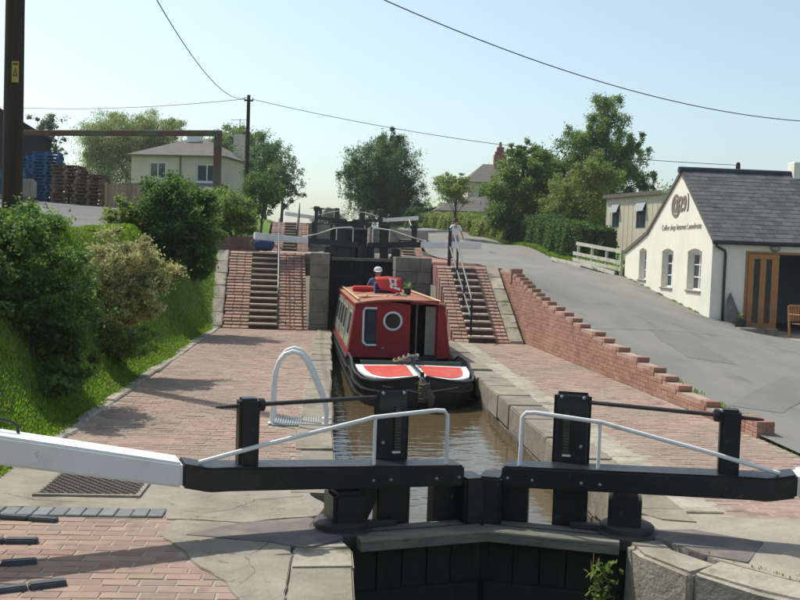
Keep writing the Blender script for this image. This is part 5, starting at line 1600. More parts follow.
# rusty height gantry
t = thing('steel_gantry', 'rusty steel goalpost gantry spanning the yard entrance on the left', 'gantry', (-4.28, 37.13, zl(-4.28, 37.13)))
gz = 6.27 - t.location.z
lx, ly = -12.5 + 4.28, 40.1 - 37.13
n_ = Vector((lx, ly)).normalized(); c_ = Vector((-n_.y, n_.x)) * .11
MB().hexa([(c_.x + .12, c_.y, gz - .11), (-c_.x + .12, -c_.y, gz - .11), (lx - c_.x, ly - c_.y, gz - .11), (lx + c_.x, ly + c_.y, gz - .11), (c_.x + .12, c_.y, gz + .10), (-c_.x + .12, -c_.y, gz + .10), (lx - c_.x, ly - c_.y, gz + .10), (lx + c_.x, ly + c_.y, gz + .10)]).build('cross_beam', 'rust', t, bevel=.02)
MB().box(-.14, .14, -.14, .14, -.4, gz - .112).build('post', 'rust', t, bevel=.02)
MB().box(lx - .14, lx + .14, ly - .14, ly + .14, -.4, gz - .112).build('post', 'rust', t, bevel=.02)

# dark barn
t = thing('dark_barn', 'black corrugated barn behind the pole at the left edge', 'building', (-15.15, 53.75, 3.6), R(17))
ZB = 3.6
MB().prism([(0, 0), (-9, 0), (-9, 7.0 - ZB + 1.2), (-4.0, 9.6 - ZB), (0, 7.35 - ZB)], 0, 9, Matrix(((1, 0, 0, 0), (0, 0, 1, 0), (0, 1, 0, 0), (0, 0, 0, 1)))).build('wall', 'barn', t)
for i in range(20):
    x = -.1 - i * .22
    MB().box(x - .04, x + .04, -.035, -.002, 0, 3.6 + min(-x, 4.0) * .55).build('cladding_rib', 'barn', t)
MB().hexa([(.2, -.2, 7.30 - ZB), (.2, 9.2, 7.30 - ZB), (-4, 9.2, 9.62 - ZB), (-4, -.2, 9.62 - ZB), (.2, -.2, 7.42 - ZB), (.2, 9.2, 7.42 - ZB), (-4, 9.2, 9.75 - ZB), (-4, -.2, 9.75 - ZB)]).build('roof', 'barn', t)

# pallets: each one an object
def pallet_mesh(name):
    mb = MB()
    for i in range(6):
        y = -.5 + i * .18
        mb.box(-.6, .6, y, y + .10, .122, .144)
    for y in (-.5, -.05, .4):
        mb.box(-.6, .6, y, y + .10, 0, .02)
        for x in (-.6, -.07, .46):
            mb.box(x, x + .14, y, y + .10, .0205, .1215)
    return mb.mesh(name)
pm = {'blue': pallet_mesh('pallet'), 'brownp': pallet_mesh('pallet')}
def stack(x, y, n, m, lab, grp, rz=0.0):
    z = zl(x, y) + .03
    for i in range(n):
        o = link('pallet', pm[m], m)
        o.location = (x + rnd.uniform(-.05, .05), y + rnd.uniform(-.05, .05), z + i * .1475)
        o.rotation_euler = (0, 0, rz + rnd.uniform(-.06, .06))
        tag(o, lab, 'pallet', grp)
stack(-13.95, 44.6, 9, 'blue', 'blue pallet in the shorter blue stack, left by the pole', 'shorter blue stack')
stack(-12.75, 45.2, 15, 'blue', 'blue pallet in the tall blue stack beside the brown pallets', 'tall blue stack', .1)
stack(-13.9, 46.6, 14, 'blue', 'blue pallet in the tall rear stack behind the two blue stacks', 'rear blue stack', .05)
stack(-11.35, 43.6, 11, 'brownp', 'weathered brown pallet in the tall stack right of the blue ones', 'taller brown stack', -.1)
stack(-10.2, 42.3, 7, 'brownp', 'weathered brown pallet in the low stack by the board fence', 'low brown stack', .15)
stack(-10.55, 44.7, 9, 'brownp', 'weathered brown pallet in the low rear stack behind the brown ones', 'low rear brown stack', .0)
# white wrapped bale by the pole
t = thing('wrapped_bale', 'pale wrapped bale on the yard beside the near pole', 'bale', (-12.6, 41.2, zl(-12.6, 41.2) + .02))
o = MB().box(-.45, .45, -.4, .4, .12, .95).build('bale', 'paleconc', t, bevel=.08, seg=3); warp(o.data, .03, 5, 1)
MB().box(-.5, .5, -.45, .45, 0, .12).build('base', 'brownp', t)
# board fence
t = thing('board_fence', 'pale vertical board fence between the pallets and the dark shrub', 'fence', (-9.1, 41.3, zl(-9.1, 41.3)), R(4))
for i in range(12):
    MB().box(-.15 + i * .155, -.005 + i * .155, 0, .022, .02 + rnd.uniform(-.02, .02), 1.0 + .012 * i + rnd.uniform(-.015, .015)).build('board', 'fencewood', t)
for i in range(2):
    MB().box(-.2 + i * 1.3, -.1 + i * 1.3, -.08, -.002, 0, 1.05).build('post', 'fencewood', t)
MB().box(-.2, 1.72, .023, .06, .7, .78).build('rail', 'fencewood', t)

# ================================================================== CREAM HOUSE (left)
hs = thing('cream_house', 'cream two storey house with hipped roof behind the gantry', 'building', (-15.05, 75.2, 4.0), R(-14))
EV = 8.62 - 4.0
W_, D_ = 7.15, 8.2
WINS = [(1.45, 2.75, 2.95, 4.15), (5.15, 6.75, 2.75, 4.05), (1.3, 2.9, .5, 1.9), (4.9, 6.6, .5, 1.9)]
holed([(0, 0), (W_, 0), (W_, EV), (0, EV)], [[(a, c), (b_, c), (b_, d), (a, d)] for (a, b_, c, d) in WINS], 'houserender', 'wall', hs, .2, lambda u, v, d: (u, d, v))
for (x0_, x1_, y0_, y1_) in ((0, .2, .2, D_), (W_ - .2, W_, .2, D_), (.2, W_ - .2, D_ - .2, D_)):
    MB().box(x0_, x1_, y0_, y1_, 0, EV).build('wall', 'houserender', hs)
for (a, b_, c, d) in WINS:
    w_ = empty('window'); w_.parent = hs
    MB().box(a, b_, .12, .14, c, d).build('pane', 'glass', w_)
    f = MB()
    e = .08
    f.box(a, a + e, .05, .12, c, d); f.box(b_ - e, b_, .05, .12, c, d); f.box(a + e, b_ - e, .05, .12, c, c + e); f.box(a + e, b_ - e, .05, .12, d - e, d)
    m_ = (a + b_) / 2
    f.box(m_ - .04, m_ + .04, .05, .12, c + e, d - e)
    f.build('frame', 'white', w_)
    MB().box(a - .1, b_ + .1, -.1, .05, c - .1, c - .003).build('sill', 'white', w_)
o_ = .35
rz1 = EV + 1.75
rp = [(-o_, -o_, EV + .02), (W_ + o_, -o_, EV + .02), (W_ + o_, D_ + o_, EV + .02), (-o_, D_ + o_, EV + .02), (W_ / 2 - .6, D_ / 2, rz1), (W_ / 2 + .6, D_ / 2, rz1)]
mb = MB(); mb.v = rp; mb.f = [(0, 1, 5, 4), (1, 2, 5), (2, 3, 4, 5), (3, 0, 4), (3, 2, 1, 0)]
rf_ = mb.build('roof', 'houseroof', hs)
MB().box(-.4, W_ + .4, -.44, -.355, EV - .06, EV + .04).build('gutter', 'lettering', hs)
MB().box(W_ - .9, W_ - .2, D_ - 3.4, D_ - 2.7, EV + .2, EV + 2.25).build('chimney', 'houserender', rf_)
MB().box(W_ / 2 - .5, W_ / 2 + .5, D_ / 2 - 1.0, D_ / 2 - .6, rz1 - .35, rz1 + .12).build('roof_vent', 'white', rf_)
for (x, r_) in ((W_ - .55, 1.1),):
    MB().tube([(W_ - .55, D_ - 3.0, EV + 2.25), (W_ - .55, D_ - 3.0, EV + 3.5)], .03, 5).build('aerial_mast', 'iron', hs)
    MB().tube([(W_ - 1.3, D_ - 3.0, EV + 3.4), (W_ + .2, D_ - 3.0, EV + 3.4)], .02, 5).build('aerial', 'iron', hs)
MB().tube([(3.9, -.06, 0), (3.9, -.06, EV)], .05, 6).build('downpipe', 'lettering', hs)
# lean-to porch roof
MB().hexa([(3.9, -2.2, 1.9), (7.3, -2.2, 1.9), (7.3, -.02, 1.9), (3.9, -.02, 1.9), (3.9, -2.3, 2.0), (7.3, -2.3, 2.0), (7.3, -.02, 2.65), (3.9, -.02, 2.65)]).build('porch_roof', 'houseroof', hs)
MB().box(4.0, 7.2, -2.1, -.02, 0, 1.9).build('porch', 'houserender', hs)

# ================================================================== FAR HOUSE (right) and outbuilding
h2 = thing('far_house', 'stone house with brick chimney half hidden behind the right trees', 'building', (12.9, 92.8, 4.4))
MB().box(0, 5.2, 0, 7, 0, 4.6).build('wall', 'houserender', h2)
mb = MB(); mb.v = [(-.4, -.4, 4.55), (5.6, -.4, 4.55), (5.6, 7.4, 4.55), (-.4, 7.4, 4.55), (1.9, 3.5, 6.6), (4.6, 3.5, 6.6)]
mb.f = [(0, 1, 5, 4), (1, 2, 5), (2, 3, 4, 5), (3, 0, 4), (3, 2, 1, 0)]
r2 = mb.build('roof', 'houseroof', h2)
MB().box(2.85, 4.05, 2.6, 3.4, 5.4, 7.5).build('chimney', 'chimney', r2, bevel=.03)
MB().box(2.95, 3.95, 2.7, 3.3, 7.5, 7.85).build('chimney_shoulder', 'chimney', r2, bevel=.08)
MB().box(3.12, 3.78, 2.75, 3.25, 7.85, 8.25).build('chimney_head', 'chimney', r2, bevel=.04)
MB().lathe([(.16, 0), (.17, .1), (.12, .2), (.12, .5)], 10, Matrix.Translation((3.45, 3.0, 8.25))).build('chimney_pot', 'chimney', r2)
for (x, z) in ((1.0, 2.6), (3.2, 2.6)):
    w_ = empty('window'); w_.parent = h2
    MB().box(x, x + 1.0, -.05, -.02, z, z + 1.3).build('pane', 'glass', w_)
    f = MB(); f.box(x - .08, x, -.07, -.01, z, z + 1.3); f.box(x + 1.0, x + 1.08, -.07, -.01, z, z + 1.3); f.box(x - .08, x + 1.08, -.07, -.01, z - .08, z); f.box(x - .08, x + 1.08, -.07, -.01, z + 1.3, z + 1.38)
    f.build('frame', 'white', w_)
h3 = thing('outbuilding', 'low dark roofed outbuilding behind the sapling', 'building', (8.9, 83.0, 3.75))
MB().box(.2, 4.4, .2, 4, 0, 2.05).build('wall', 'houserender', h3)
mb = MB(); mb.v = [(-.1, -.2, 1.98), (4.7, -.2, 1.98), (4.7, 4.3, 1.98), (-.1, 4.3, 1.98), (1.8, 2.0, 3.25), (4.6, 2.0, 3.35)]
mb.f = [(0, 1, 5, 4), (1, 2, 5), (2, 3, 4, 5), (3, 0, 4), (3, 2, 1, 0)]
mb.build('roof', 'houseroof', h3)
for (x, z) in ((.6, .8), (2.4, .8)):
    MB().box(x, x + .8, .16, .19, z, z + .9).build('window', 'white', h3)

# ================================================================== VEGETATION
def leaves(C, size, n_bias=(0, 0, .4), seed=0, aspect=.55, hang=0.0):
    g_ = np.random.default_rng(seed)
    C = np.asarray(C, float); n = len(C)
    a = g_.normal(size=(n, 3)); a[:, 2] -= hang
    a /= np.linalg.norm(a, axis=1)[:, None]
    b_ = g_.normal(size=(n, 3)) + np.array(n_bias)
    c = np.cross(a, b_); c /= np.linalg.norm(c, axis=1)[:, None] + 1e-9
    s = size * g_.uniform(.6, 1.35, n)[:, None]
    nn_ = np.cross(a, c) * s * .12
    V = np.stack([C - a * s * .5, C + c * s * aspect * .5 + nn_, C + a * s * .5, C - c * s * aspect * .5 + nn_], 1).reshape(-1, 3)
    F = np.arange(4 * n).reshape(-1, 4)
    return V, F
def clump_points(cx, rad, nclump, nleaf, seed, shell=.6, cr=.26, flat=.8, bottom=-.85, rag=.35):
    """cx centre, rad (rx, ry, rz) -> leaf centres gathered in clumps inside an uneven crown"""
    g_ = np.random.default_rng(seed)
    d = g_.normal(size=(nclump, 3)); d /= np.linalg.norm(d, axis=1)[:, None]
    d[:, 2] = np.maximum(d[:, 2], bottom)
    r = (shell + (1 - shell) * g_.random(nclump)) * (1 + rag * (g_.random(nclump) - .5))
    r *= np.where(g_.random(nclump) < .22, g_.uniform(.25, .8, nclump), 1)
    K = d * r[:, None]
    w = g_.uniform(.5, 1.5, nclump); w /= w.sum()
    idx = g_.choice(nclump, nleaf, p=w)
    crs = cr * g_.uniform(.55, 1.35, nclump)
    q = g_.normal(size=(nleaf, 3)); q /= np.linalg.norm(q, axis=1)[:, None]
    q *= (g_.random(nleaf) ** .5)[:, None] * np.where(g_.random(nleaf) < .32, g_.uniform(1.0, 2.1, nleaf), 1.0)[:, None]
    sh = g_.normal(0, .35, size=(nclump, 3)); sh[:, 2] = np.abs(sh[:, 2]) * 1.2        # shoots stretch every clump its own way
    q += sh[idx] * (g_.random(nleaf) ** 2)[:, None] * 1.6
    q[:, 2] *= flat
    P = K[idx] + q * crs[idx][:, None]
    return np.array(cx) + P * np.array(rad), np.array(cx) + K * np.array(rad)
def tree(name, label, base, crowns, nleaf, leaf, m, seed, trunk_r=.16, cat_='tree', group=None, hang=0.0, shell=.5, cr=.31, droop=0.0, nclump=60, aspect=.5, limbs=12, rag=.4):
    """crowns: list of (cx, cy, cz, rx, ry, rz) in world coordinates"""
    t = thing(name, label, cat_, base, 0, group)
    bx, by, bz = base
    vols = [c[3] * c[4] * c[5] for c in crowns]; tot = sum(vols)
    PP, KK = [], []
    for i, c in enumerate(crowns):
        P, K = clump_points(c[:3], c[3:], max(14, int(nclump * 1.9 * vols[i] / tot)), int(nleaf * vols[i] / tot), seed + i, shell, cr * .74, rag=rag)
        PP.append(P); KK.append(K)
    P = np.concatenate(PP); K = np.concatenate(KK)
    g_ = np.random.default_rng(seed + 99)
    if droop:
        lowm = g_.random(len(P)) < .55
        P[lowm, 2] -= (g_.random(lowm.sum()) ** 1.5) * droop
        P[lowm, 0] += .12 * np.sin(P[lowm, 2] * 1.3)
    P[:, 2] = np.maximum(P[:, 2], bz - (1.2 if cat_ == 'shrub' else -.08))
    V, F = leaves(P - np.array(base), leaf, seed=seed, hang=hang, aspect=aspect)
    link('crown', np_mesh('crown', V, F), m, t)
    tk = MB()
    ct = max(crowns, key=lambda c: c[2] + c[5])
    top = np.array([ct[0], ct[1], ct[2] + ct[5] * .45])
    b0 = np.array(base)
    H_ = top[2] - bz
    mids = []
    for u in np.linspace(0, 1, 7):
        p = b0 + (top - b0) * u + np.array([math.sin(u * 5 + seed) * .05 * H_ * u * (1 - u), math.cos(u * 4 + seed) * .05 * H_ * u * (1 - u), 0])
        mids.append(p - b0)
    mids[0][2] -= .25
    tk.tube([tuple(p) for p in mids], [trunk_r * (1 - .85 * u) + .01 for u in np.linspace(0, 1, 7)], 9)
    sel = g_.choice(len(K), min(limbs, len(K)), replace=False)
    for j in sel:
        e = K[j] - b0
        u = min(.85, max(.18, (e[2] / max(H_, .1)) * .65))
        s0 = np.array(mids[int(u * 6)])
        mdl = (s0 + e) / 2 + np.array([0, 0, .08 * np.linalg.norm(e - s0)])
        tk.tube([tuple(s0), tuple(mdl), tuple(e)], [trunk_r * .42 * (1 - .6 * u), trunk_r * .25, trunk_r * .07 + .004], 6)
    tk.build('trunk', 'bark', t, smooth=True)
    return t
# shrubs on the left bank
tree('shrub', 'large bright green shrub at the left edge beside the paving', (-3.75, 12.6, zl(-3.75, 12.6)), [(-3.82, 12.6, 1.62, .90, .9, .92), (-3.55, 12.3, .9, .70, .75, .75), (-4.5, 12.9, 1.7, .8, .8, .85), (-3.55, 12.1, .45, .72, .7, .5), (-4.2, 12.2, .9, .7, .7, .8)], 74000, .060, 'leaf_bush', 1, .06, 'shrub', None, 0, .62, .24, 0, 150, .62, 16)
tree('shrub', 'buff coloured flowering shrub on the bank beyond the green one', (-3.35, 15.7, zl(-3.35, 15.7)), [(-3.16, 15.64, 1.74, .66, .58, .55), (-2.95, 15.5, 1.36, .48, .48, .40), (-3.42, 15.5, 1.36, .42, .45, .42), (-3.2, 15.45, .95, .50, .46, .34)], 46000, .058, 'leaf_buff', 5, .035, 'shrub', None, 0, .6, .26, 0, 90, .5, 14)
tree('shrub', 'low leafy weeds at the foot of the buff shrub', (-3.2, 15.3, zl(-3.2, 15.3)), [(-3.2, 15.2, .52, .62, .45, .36)], 7000, .05, 'leaf_mid', 7, .02, 'shrub', None, 0, .5, .3, 0, 50)
tree('shrub', 'tall dark green shrub on the bank in front of the cream house', (-3.85, 23.45, zl(-3.85, 23.45)), [(-3.65, 23.4, 2.68, 1.0, .95, 1.05), (-4.15, 23.6, 2.40, .70, .8, .72), (-3.15, 23.2, 1.9, .65, .7, .7)], 46000, .085, 'leaf_dark', 9, .07, 'shrub', None, 0, .62, .25, 0, 110, .6, 14)
tree('shrub', 'yellowish green low shrub peeping out left of the tall dark one', (-4.75, 22.8, zl(-4.75, 22.8)), [(-4.75, 22.7, 2.65, .45, .45, .40)], 4000, .07, 'leaf_light', 12, .03, 'shrub', None, 0, .5, .3, 0, 30)
tree('shrub', 'feathery mid green shrub on the bank above the left steps', (-2.9, 30.6, zl(-3.6, 30.6)), [(-3.05, 30.6, 3.05, .85, .8, .72), (-3.6, 31.4, 3.3, .8, .9, .65), (-3.45, 29.4, 2.6, .45, .6, .5)], 26000, .085, 'leaf_mid', 15, .05, 'shrub', None, 0, .6, .28, 0, 80, .45)
tree('shrub', 'dark bushy shrub behind the feathery one near the far pole', (-3.3, 46.5, zl(-3.3, 46.5)), [(-3.2, 46.5, 4.7, 1.0, .9, 1.3)], 7000, .11, 'leaf_dark', 18, .06, 'shrub', None, 0, .6, .3, 0, 50)
# trees
tree('willow_tree', 'pale weeping willow behind the pallets and gantry', (-18.2, 88, 4.2), [(-18.3, 88, 11.2, 3.6, 2.8, 2.4), (-15.4, 88.5, 11.8, 2.4, 2.0, 1.8), (-20.1, 88, 9.9, 1.9, 1.9, 1.7)], 69000, 0.206, 'leaf_willow', 21, .3, 'tree', None, 1.8, .5, .30, 5.0, 110, .28)
tree('broad_tree', 'dark tree rising behind the cream house roof', (-9.2, 96, 4.4), [(-9.4, 96, 11.6, 3.2, 3, 2.6), (-6.8, 96, 9.6, 2.2, 2.2, 2.4), (-11.5, 97, 11.2, 2.0, 2, 1.8)], 24000, 0.206, 'leaf_mid', 24, .3, 'tree', None, 0, .55, .27, 0, 80)
tree('birch_tree', 'thin pale leaved tree right of the far pole', (-3.0, 60, toe(60) + .2), [(-2.85, 60, 6.6, 1.05, 1.0, 1.7), (-2.6, 60, 5.2, .9, .9, .9)], 5400, 0.120, 'leaf_far', 27, .09, 'tree', None, 0, .4, .26, 0, 46, .5, 18, .6)
tree('broad_tree', 'dark green tree between the far pole and the thin tree', (-4.7, 70, 4.1), [(-4.9, 70, 8.0, 1.7, 1.6, 1.9), (-4.2, 70, 6.2, 1.3, 1.3, 1.4)], 13500, 0.146, 'leaf_center', 30, .18, 'tree', None, 0, .5, .3, 0, 60)
tree('weeping_tree', 'large dark weeping tree in the centre above the far gates', (3.9, 73.3, toe(73)), [(3.6, 73.3, 8.3, 2.7, 2.4, 2.7), (4.3, 73.3, 10.1, 1.1, 1.2, 1.35), (1.6, 73, 7.3, 1.1, 1.3, 1.6), (5.9, 73.3, 6.6, 1.5, 1.4, 1.5), (3.6, 73, 6.0, 2.4, 1.8, 1.2)], 62000, 0.163, 'leaf_center', 33, .28, 'tree', None, 1.2, .55, .26, 1.7, 150, .35, 18)
tree('far_tree', 'small hazy tree on the skyline left of the centre tree', (-.4, 150, 4.6), [(.4, 150, 6.9, 2.1, 1.8, 1.6), (-1.6, 150, 6.3, 1.4, 1.4, 1.2)], 6750, 0.241, 'leaf_far', 36, .2, 'tree', None, 0, .5, .3, 0, 40)
tree('sapling', 'young round headed tree behind the walking person', (7.55, 60.6, zr(7.55, 60.6)), [(7.45, 60.6, 6.05, 1.45, 1.3, .95), (7.9, 60.6, 6.75, .7, .7, .5)], 7800, 0.120, 'leaf_light', 39, .075, 'tree', None, 0, .45, .28, 0, 60, .5, 12, .55)
tree('broad_tree', 'bushy dark tree left in the clump on the right', (11.3, 58.5, zr(11.3, 58.5)), [(11.3, 58.5, 5.6, 2.2, 1.9, 2.2), (12.3, 58.5, 7.3, 1.6, 1.5, 1.2), (10.3, 58, 4.3, 1.1, 1.1, 1.2), (11.4, 58.5, 8.2, .8, .7, 1.0)], 45000, 0.155, 'leaf_mid', 42, .2, 'tree', None, 0, .55, .27, 0, 110)
tree('broad_tree', 'dark shaded tree behind the bushy one on the right', (13.6, 62, zr(13.6, 62)), [(13.9, 62, 6.4, 2.7, 2, 2.6), (12.2, 63, 8.4, 1.2, 1, 1.2), (15.2, 61, 4.8, 1.8, 1.5, 1.8)], 39000, 0.163, 'leaf_dark', 45, .22, 'tree', None, 0, .55, .28, 0, 80)
tree('tall_tree', 'tallest airy tree rising behind the cabin on the right', (17.0, 60.5, zr(17, 60.5)), [(16.9, 60.5, 7.4, 2.9, 2.4, 2.6), (17.0, 60.5, 10.7, 1.5, 1.4, 2.0), (15.4, 60.5, 9.6, 1.4, 1.2, 1.4), (16.6, 60.5, 9.2, 2.2, 1.6, 1.7), (18.7, 60.5, 9.0, 1.3, 1.2, 1.4), (19.4, 60.5, 6.6, 1.2, 1.1, 1.2)], 51000, 0.146, 'leaf_mid', 48, .22, 'tree', None, 0, .45, .24, .5, 150, .45, 22, .55)
tree('leafy_tree', 'yellow green leafy tree in front of the tall one by the cabin', (13.9, 54.5, zr(13.9, 54.5)), [(13.7, 54.5, 4.9, 1.9, 1.6, 2.2), (14.7, 54.5, 6.9, 1.3, 1.2, 1.2), (12.4, 54.2, 4.0, 1.1, 1.1, 1.2)], 39000, 0.138, 'leaf_light', 51, .17, 'tree', None, .8, .55, .27, .9, 100, .4)
tree('shrub', 'round dark shrub on the verge under the weeping tree', (5.75, 69, 3.6), [(5.75, 69, 4.5, .75, .7, .9)], 3500, .12, 'leaf_center', 54, .05, 'shrub', None, 0, .6, .3, 0, 30)
tree('far_tree', 'small tree showing above the black barn', (-18.3, 66, 4.3), [(-18.6, 66, 9.5, 1.1, 1, 1.0), (-18.2, 66, 8.2, .9, .8, 1.0)], 3750, 0.138, 'leaf_far', 57, .12, 'tree', None, 0, .45, .28, 0, 30)
tree('shrub', 'small shrub growing against the black barn', (-14.4, 52.6, zl(-14.4, 52.6)), [(-14.35, 52.6, 5.6, .6, .5, .75)], 2200, .12, 'leaf_mid', 60, .05, 'shrub', None, 0, .5, .3, 0, 24)
tree('broad_tree', 'rounded tree far right behind the cafe roof', (24.5, 66, 3), [(24.0, 66, 5.5, 3, 2.5, 2.0)], 7500, 0.189, 'leaf_mid', 63, .2, 'tree', None, 0, .55, .3, 0, 50)

def hedge(name, label, path, w, h0, m, n, leaf, seed, hfun=None, rough=.14):
    """clipped or rough hedge along a path of (x, y): twig core, leaf skin"""
    g_ = np.random.default_rng(seed)
    path = [Vector(p) for p in path]
    segs = [(path[i + 1] - path[i]).length for i in range(len(path) - 1)]
    cum = np.concatenate([[0], np.cumsum(segs)]); Lh = cum[-1]
    px = lambda s: np.interp(s, cum, [p.x for p in path]); py = lambda s: np.interp(s, cum, [p.y for p in path])
    t = thing(name, label, 'hedge', (path[0].x, path[0].y, zr(*path[0])))
    base = np.array(t.location)
    hh = hfun or (lambda s: h0)
    core = MB()
    ns = max(3, int(Lh / 1.2))
    ring = []
    for i in range(ns + 1):
        s = Lh * i / ns
        x, y = float(px(s)), float(py(s)); x2, y2 = float(px(min(s + .1, Lh))), float(py(min(s + .1, Lh))); x1, y1 = float(px(max(s - .1, 0))), float(py(max(s - .1, 0)))
        d = Vector((x2 - x1, y2 - y1)).normalized(); nn_ = Vector((-d.y, d.x)) * (w / 2 - .12)
        z = zr(x, y); h = hh(s) - .12
        ring.append([(x - nn_.x - base[0], y - nn_.y - base[1], z - .1 - base[2]), (x + nn_.x - base[0], y + nn_.y - base[1], z - .1 - base[2]), (x + nn_.x - base[0], y + nn_.y - base[1], z + h - base[2]), (x - nn_.x - base[0], y - nn_.y - base[1], z + h - base[2])])
    vs = [p for r in ring for p in r]
    fs = [(i * 4 + k, i * 4 + (k + 1) % 4, (i + 1) * 4 + (k + 1) % 4, (i + 1) * 4 + k) for i in range(ns) for k in range(4)] + [(0, 1, 2, 3), tuple(ns * 4 + k for k in (3, 2, 1, 0))]
    core.add(vs, fs); core.build('twigs', 'core', t)
    s = g_.random(n) * Lh
    x, y = px(s), py(s)
    dx, dy = np.gradient(np.interp(np.linspace(0, Lh, 200), cum, [p.x for p in path])), np.gradient(np.interp(np.linspace(0, Lh, 200), cum, [p.y for p in path]))
    k_ = np.minimum((s / Lh * 199).astype(int), 199)
    nl = np.hypot(dx, dy)[k_] + 1e-9
    nx_, ny_ = -dy[k_] / nl, dx[k_] / nl
    hv_ = np.array([hh(q) for q in s]); u = g_.random(n)
    side = np.where(g_.random(n) < .5, -1, 1) * w / 2
    top = g_.random(n) < .35
    off = np.where(top, (g_.random(n) - .5) * w, side)
    zz = np.where(top, hv_, hv_ * u)
    lump = rough * (np.sin(s * 2.1 + zz * 2.7) * np.sin(s * .9 + 1) + .5 * np.sin(s * 5.3 + zz * 4))
    off = off + np.where(top, 0, np.sign(side) * lump) + g_.normal(0, .05, n)
    zz = zz + np.where(top, lump + np.abs(g_.normal(0, rough * .6, n)), 0) + g_.normal(0, .03, n)
    zg = np.array([zr(float(a), float(b_)) for a, b_ in zip(x[::1], y[::1])]) if n < 9000 else np.interp(s, np.linspace(0, Lh, 80), [zr(float(px(q)), float(py(q))) for q in np.linspace(0, Lh, 80)])
    C_ = np.stack([x + nx_ * off, y + ny_ * off, zg + np.maximum(zz, .02)], 1) - base
    V, F = leaves(C_, leaf, seed=seed)
    link('foliage', np_mesh('foliage', V, F), m, t)
    return t
hedge('clipped_hedge', 'dark clipped hedge along the lane before the white fence', [(12.9, 44.4), (11.7, 45.6), (11.75, 49), (11.9, 54), (11.6, 59)], 1.2, 1.45, 'leaf_hedge', 26000, .13, 70)
hedge('rough_hedge', 'lighter grassy hedge behind the walking person', [(11.2, 59.6), (10.3, 65), (9.7, 72), (8.7, 79), (7.0, 86)], 1.1, 1.0, 'leaf_light', 22000, .15, 72, None, .14)
hedge('field_hedge', 'far hedge on the skyline at right of the weeping tree', [(5.5, 92), (12, 91), (20, 88), (30, 84)], 1.4, 1.9, 'leaf_mid', 12000, .2, 74, None, .3)

# ---- grass on the bank, verge grass, weeds: nobody could count them
def grass(name, pts, hgt, seed, m='grass', wid=.012):
    g_ = np.random.default_rng(seed)
    P = np.asarray(pts); n = len(P)
    a = g_.uniform(0, 6.283, n); lean = g_.uniform(.1, .7, n); h = hgt * g_.uniform(.45, 1.3, n)
    d = np.stack([np.cos(a), np.sin(a), np.zeros(n)], 1)
    s = np.stack([-np.sin(a), np.cos(a), np.zeros(n)], 1) * (wid * g_.uniform(.6, 1.4, n))[:, None]
    mid = P + d * (h * lean * .3)[:, None] + np.array([0, 0, 1]) * (h * .6)[:, None]
    tip = P + d * (h * lean)[:, None] + np.array([0, 0, 1]) * h[:, None]
    V = np.stack([P - s, P + s, mid + s * .7, tip, mid - s * .7], 1).reshape(-1, 3)
    F = np.arange(5 * n).reshape(-1, 5)
    o = link(name, np_mesh(name, V, F), m)
    o['kind'] = 'stuff'
    return o
g_ = np.random.default_rng(5)
pts = []
for i in range(95000):
    y = 8.6 + 21 * g_.random() ** 1.4; u = -.03 + 1.75 * g_.random() ** .9
    x = toex(y) - u
    pts.append((x, y, zl(x, y) - .01))
grass('bank_grass', pts, .055, 1, wid=.008)
pts = []
for i in range(9000):
    y = 37.6 + 30 * g_.random() ** 1.3; x = lane_edge(y) + g_.random() ** 1.4 * 1.6 - .05
    pts.append((x, y, zr(x, y) - .05))
grass('verge_grass', pts, .22, 2, wid=.025)
pts = []
for i in range(4000):
    a_ = g_.random() * 6.28; q_ = g_.random() ** .7
    x = -5.3 + 1.0 * q_ * math.cos(a_); y = 16.3 + .8 * q_ * math.sin(a_)
    pts.append((x, y, zl(x, y)))
grass('yard_edge_grass', pts, .22, 3, wid=.02)
pts = []
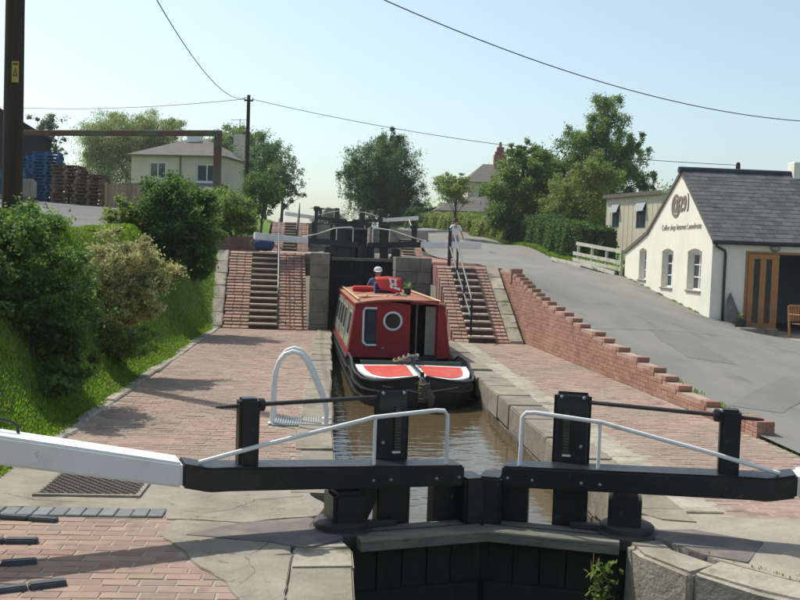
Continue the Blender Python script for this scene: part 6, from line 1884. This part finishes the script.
for i in range(170):
    k = g_.random()
    x, y = (2.3 + .9 * k ** .8, 6.9 - 1.2 * k) if g_.random() < .5 else (5.2 + .1 * g_.random(), 8.5 + 3 * g_.random())
    x += g_.normal(0, .015); y += g_.normal(0, .015)
    if x < 4: x += .30
    pts.append((x, y, 0.0))
grass('crack_weeds', pts, .028, 4, wid=.005)

pts = []
for i in range(2600):
    y = 11.6 + 15 * g_.random(); u = g_.random() ** 2 * .22
    x = wallx(y) + .22 + u
    if math.sin(y * 3.1) + math.sin(y * 7.3) > .1: pts.append((x, y, zr(x, y)))
for i in range(1500):
    y = 28.6 + 8.2 * g_.random(); x = 11.30 - g_.random() ** 2 * .12
    if math.sin(y * 4.1) + math.sin(y * 9.3) > .3: pts.append((x, y, zr(x, y)))
grass('wall_foot_weeds', pts, .06, 6, wid=.009)
# leafy weed growing from the right gate recess
t = thing('wall_weed', 'leafy green weed hanging below the right walkway plank', 'weed', (2.06, 6.93, -.62))
V_, F_ = leaves(np.stack([g_.normal(0, .055, 170), g_.normal(-.02, .035, 170), .52 * g_.random(170) ** .8], 1), .065, seed=9, aspect=.5)
link('leaves', np_mesh('leaves', V_, F_), 'leaf_mid', t)
MB().tube([(0, .1, -.15), (.01, .03, .1), (0, -.02, .35), (-.02, -.03, .52)], [.008, .007, .006, .003], 5).build('stem', 'bark', t)
MB().tube([(.04, .1, -.15), (.07, .02, .1), (.09, -.03, .3)], [.007, .006, .003], 5).build('stem', 'bark', t)

# ================================================================== HAZE
hz = bpy.data.materials.new('haze')
hz.use_nodes = True
hn = hz.node_tree
hn.nodes.clear()
ho = hn.nodes.new('ShaderNodeOutputMaterial')
hv = hn.nodes.new('ShaderNodeVolumePrincipled')
hv.inputs['Color'].default_value = (.86, .95, 1.0, 1)
hv.inputs['Density'].default_value = 0.00045
hv.inputs['Anisotropy'].default_value = 0.2
hn.links.new(hv.outputs[0], ho.inputs['Volume'])
MT['haze'] = hz
o = MB().box(-2600, 2600, -60, 2600, -6, 17).build('haze', 'haze')
o['kind'] = 'stuff'
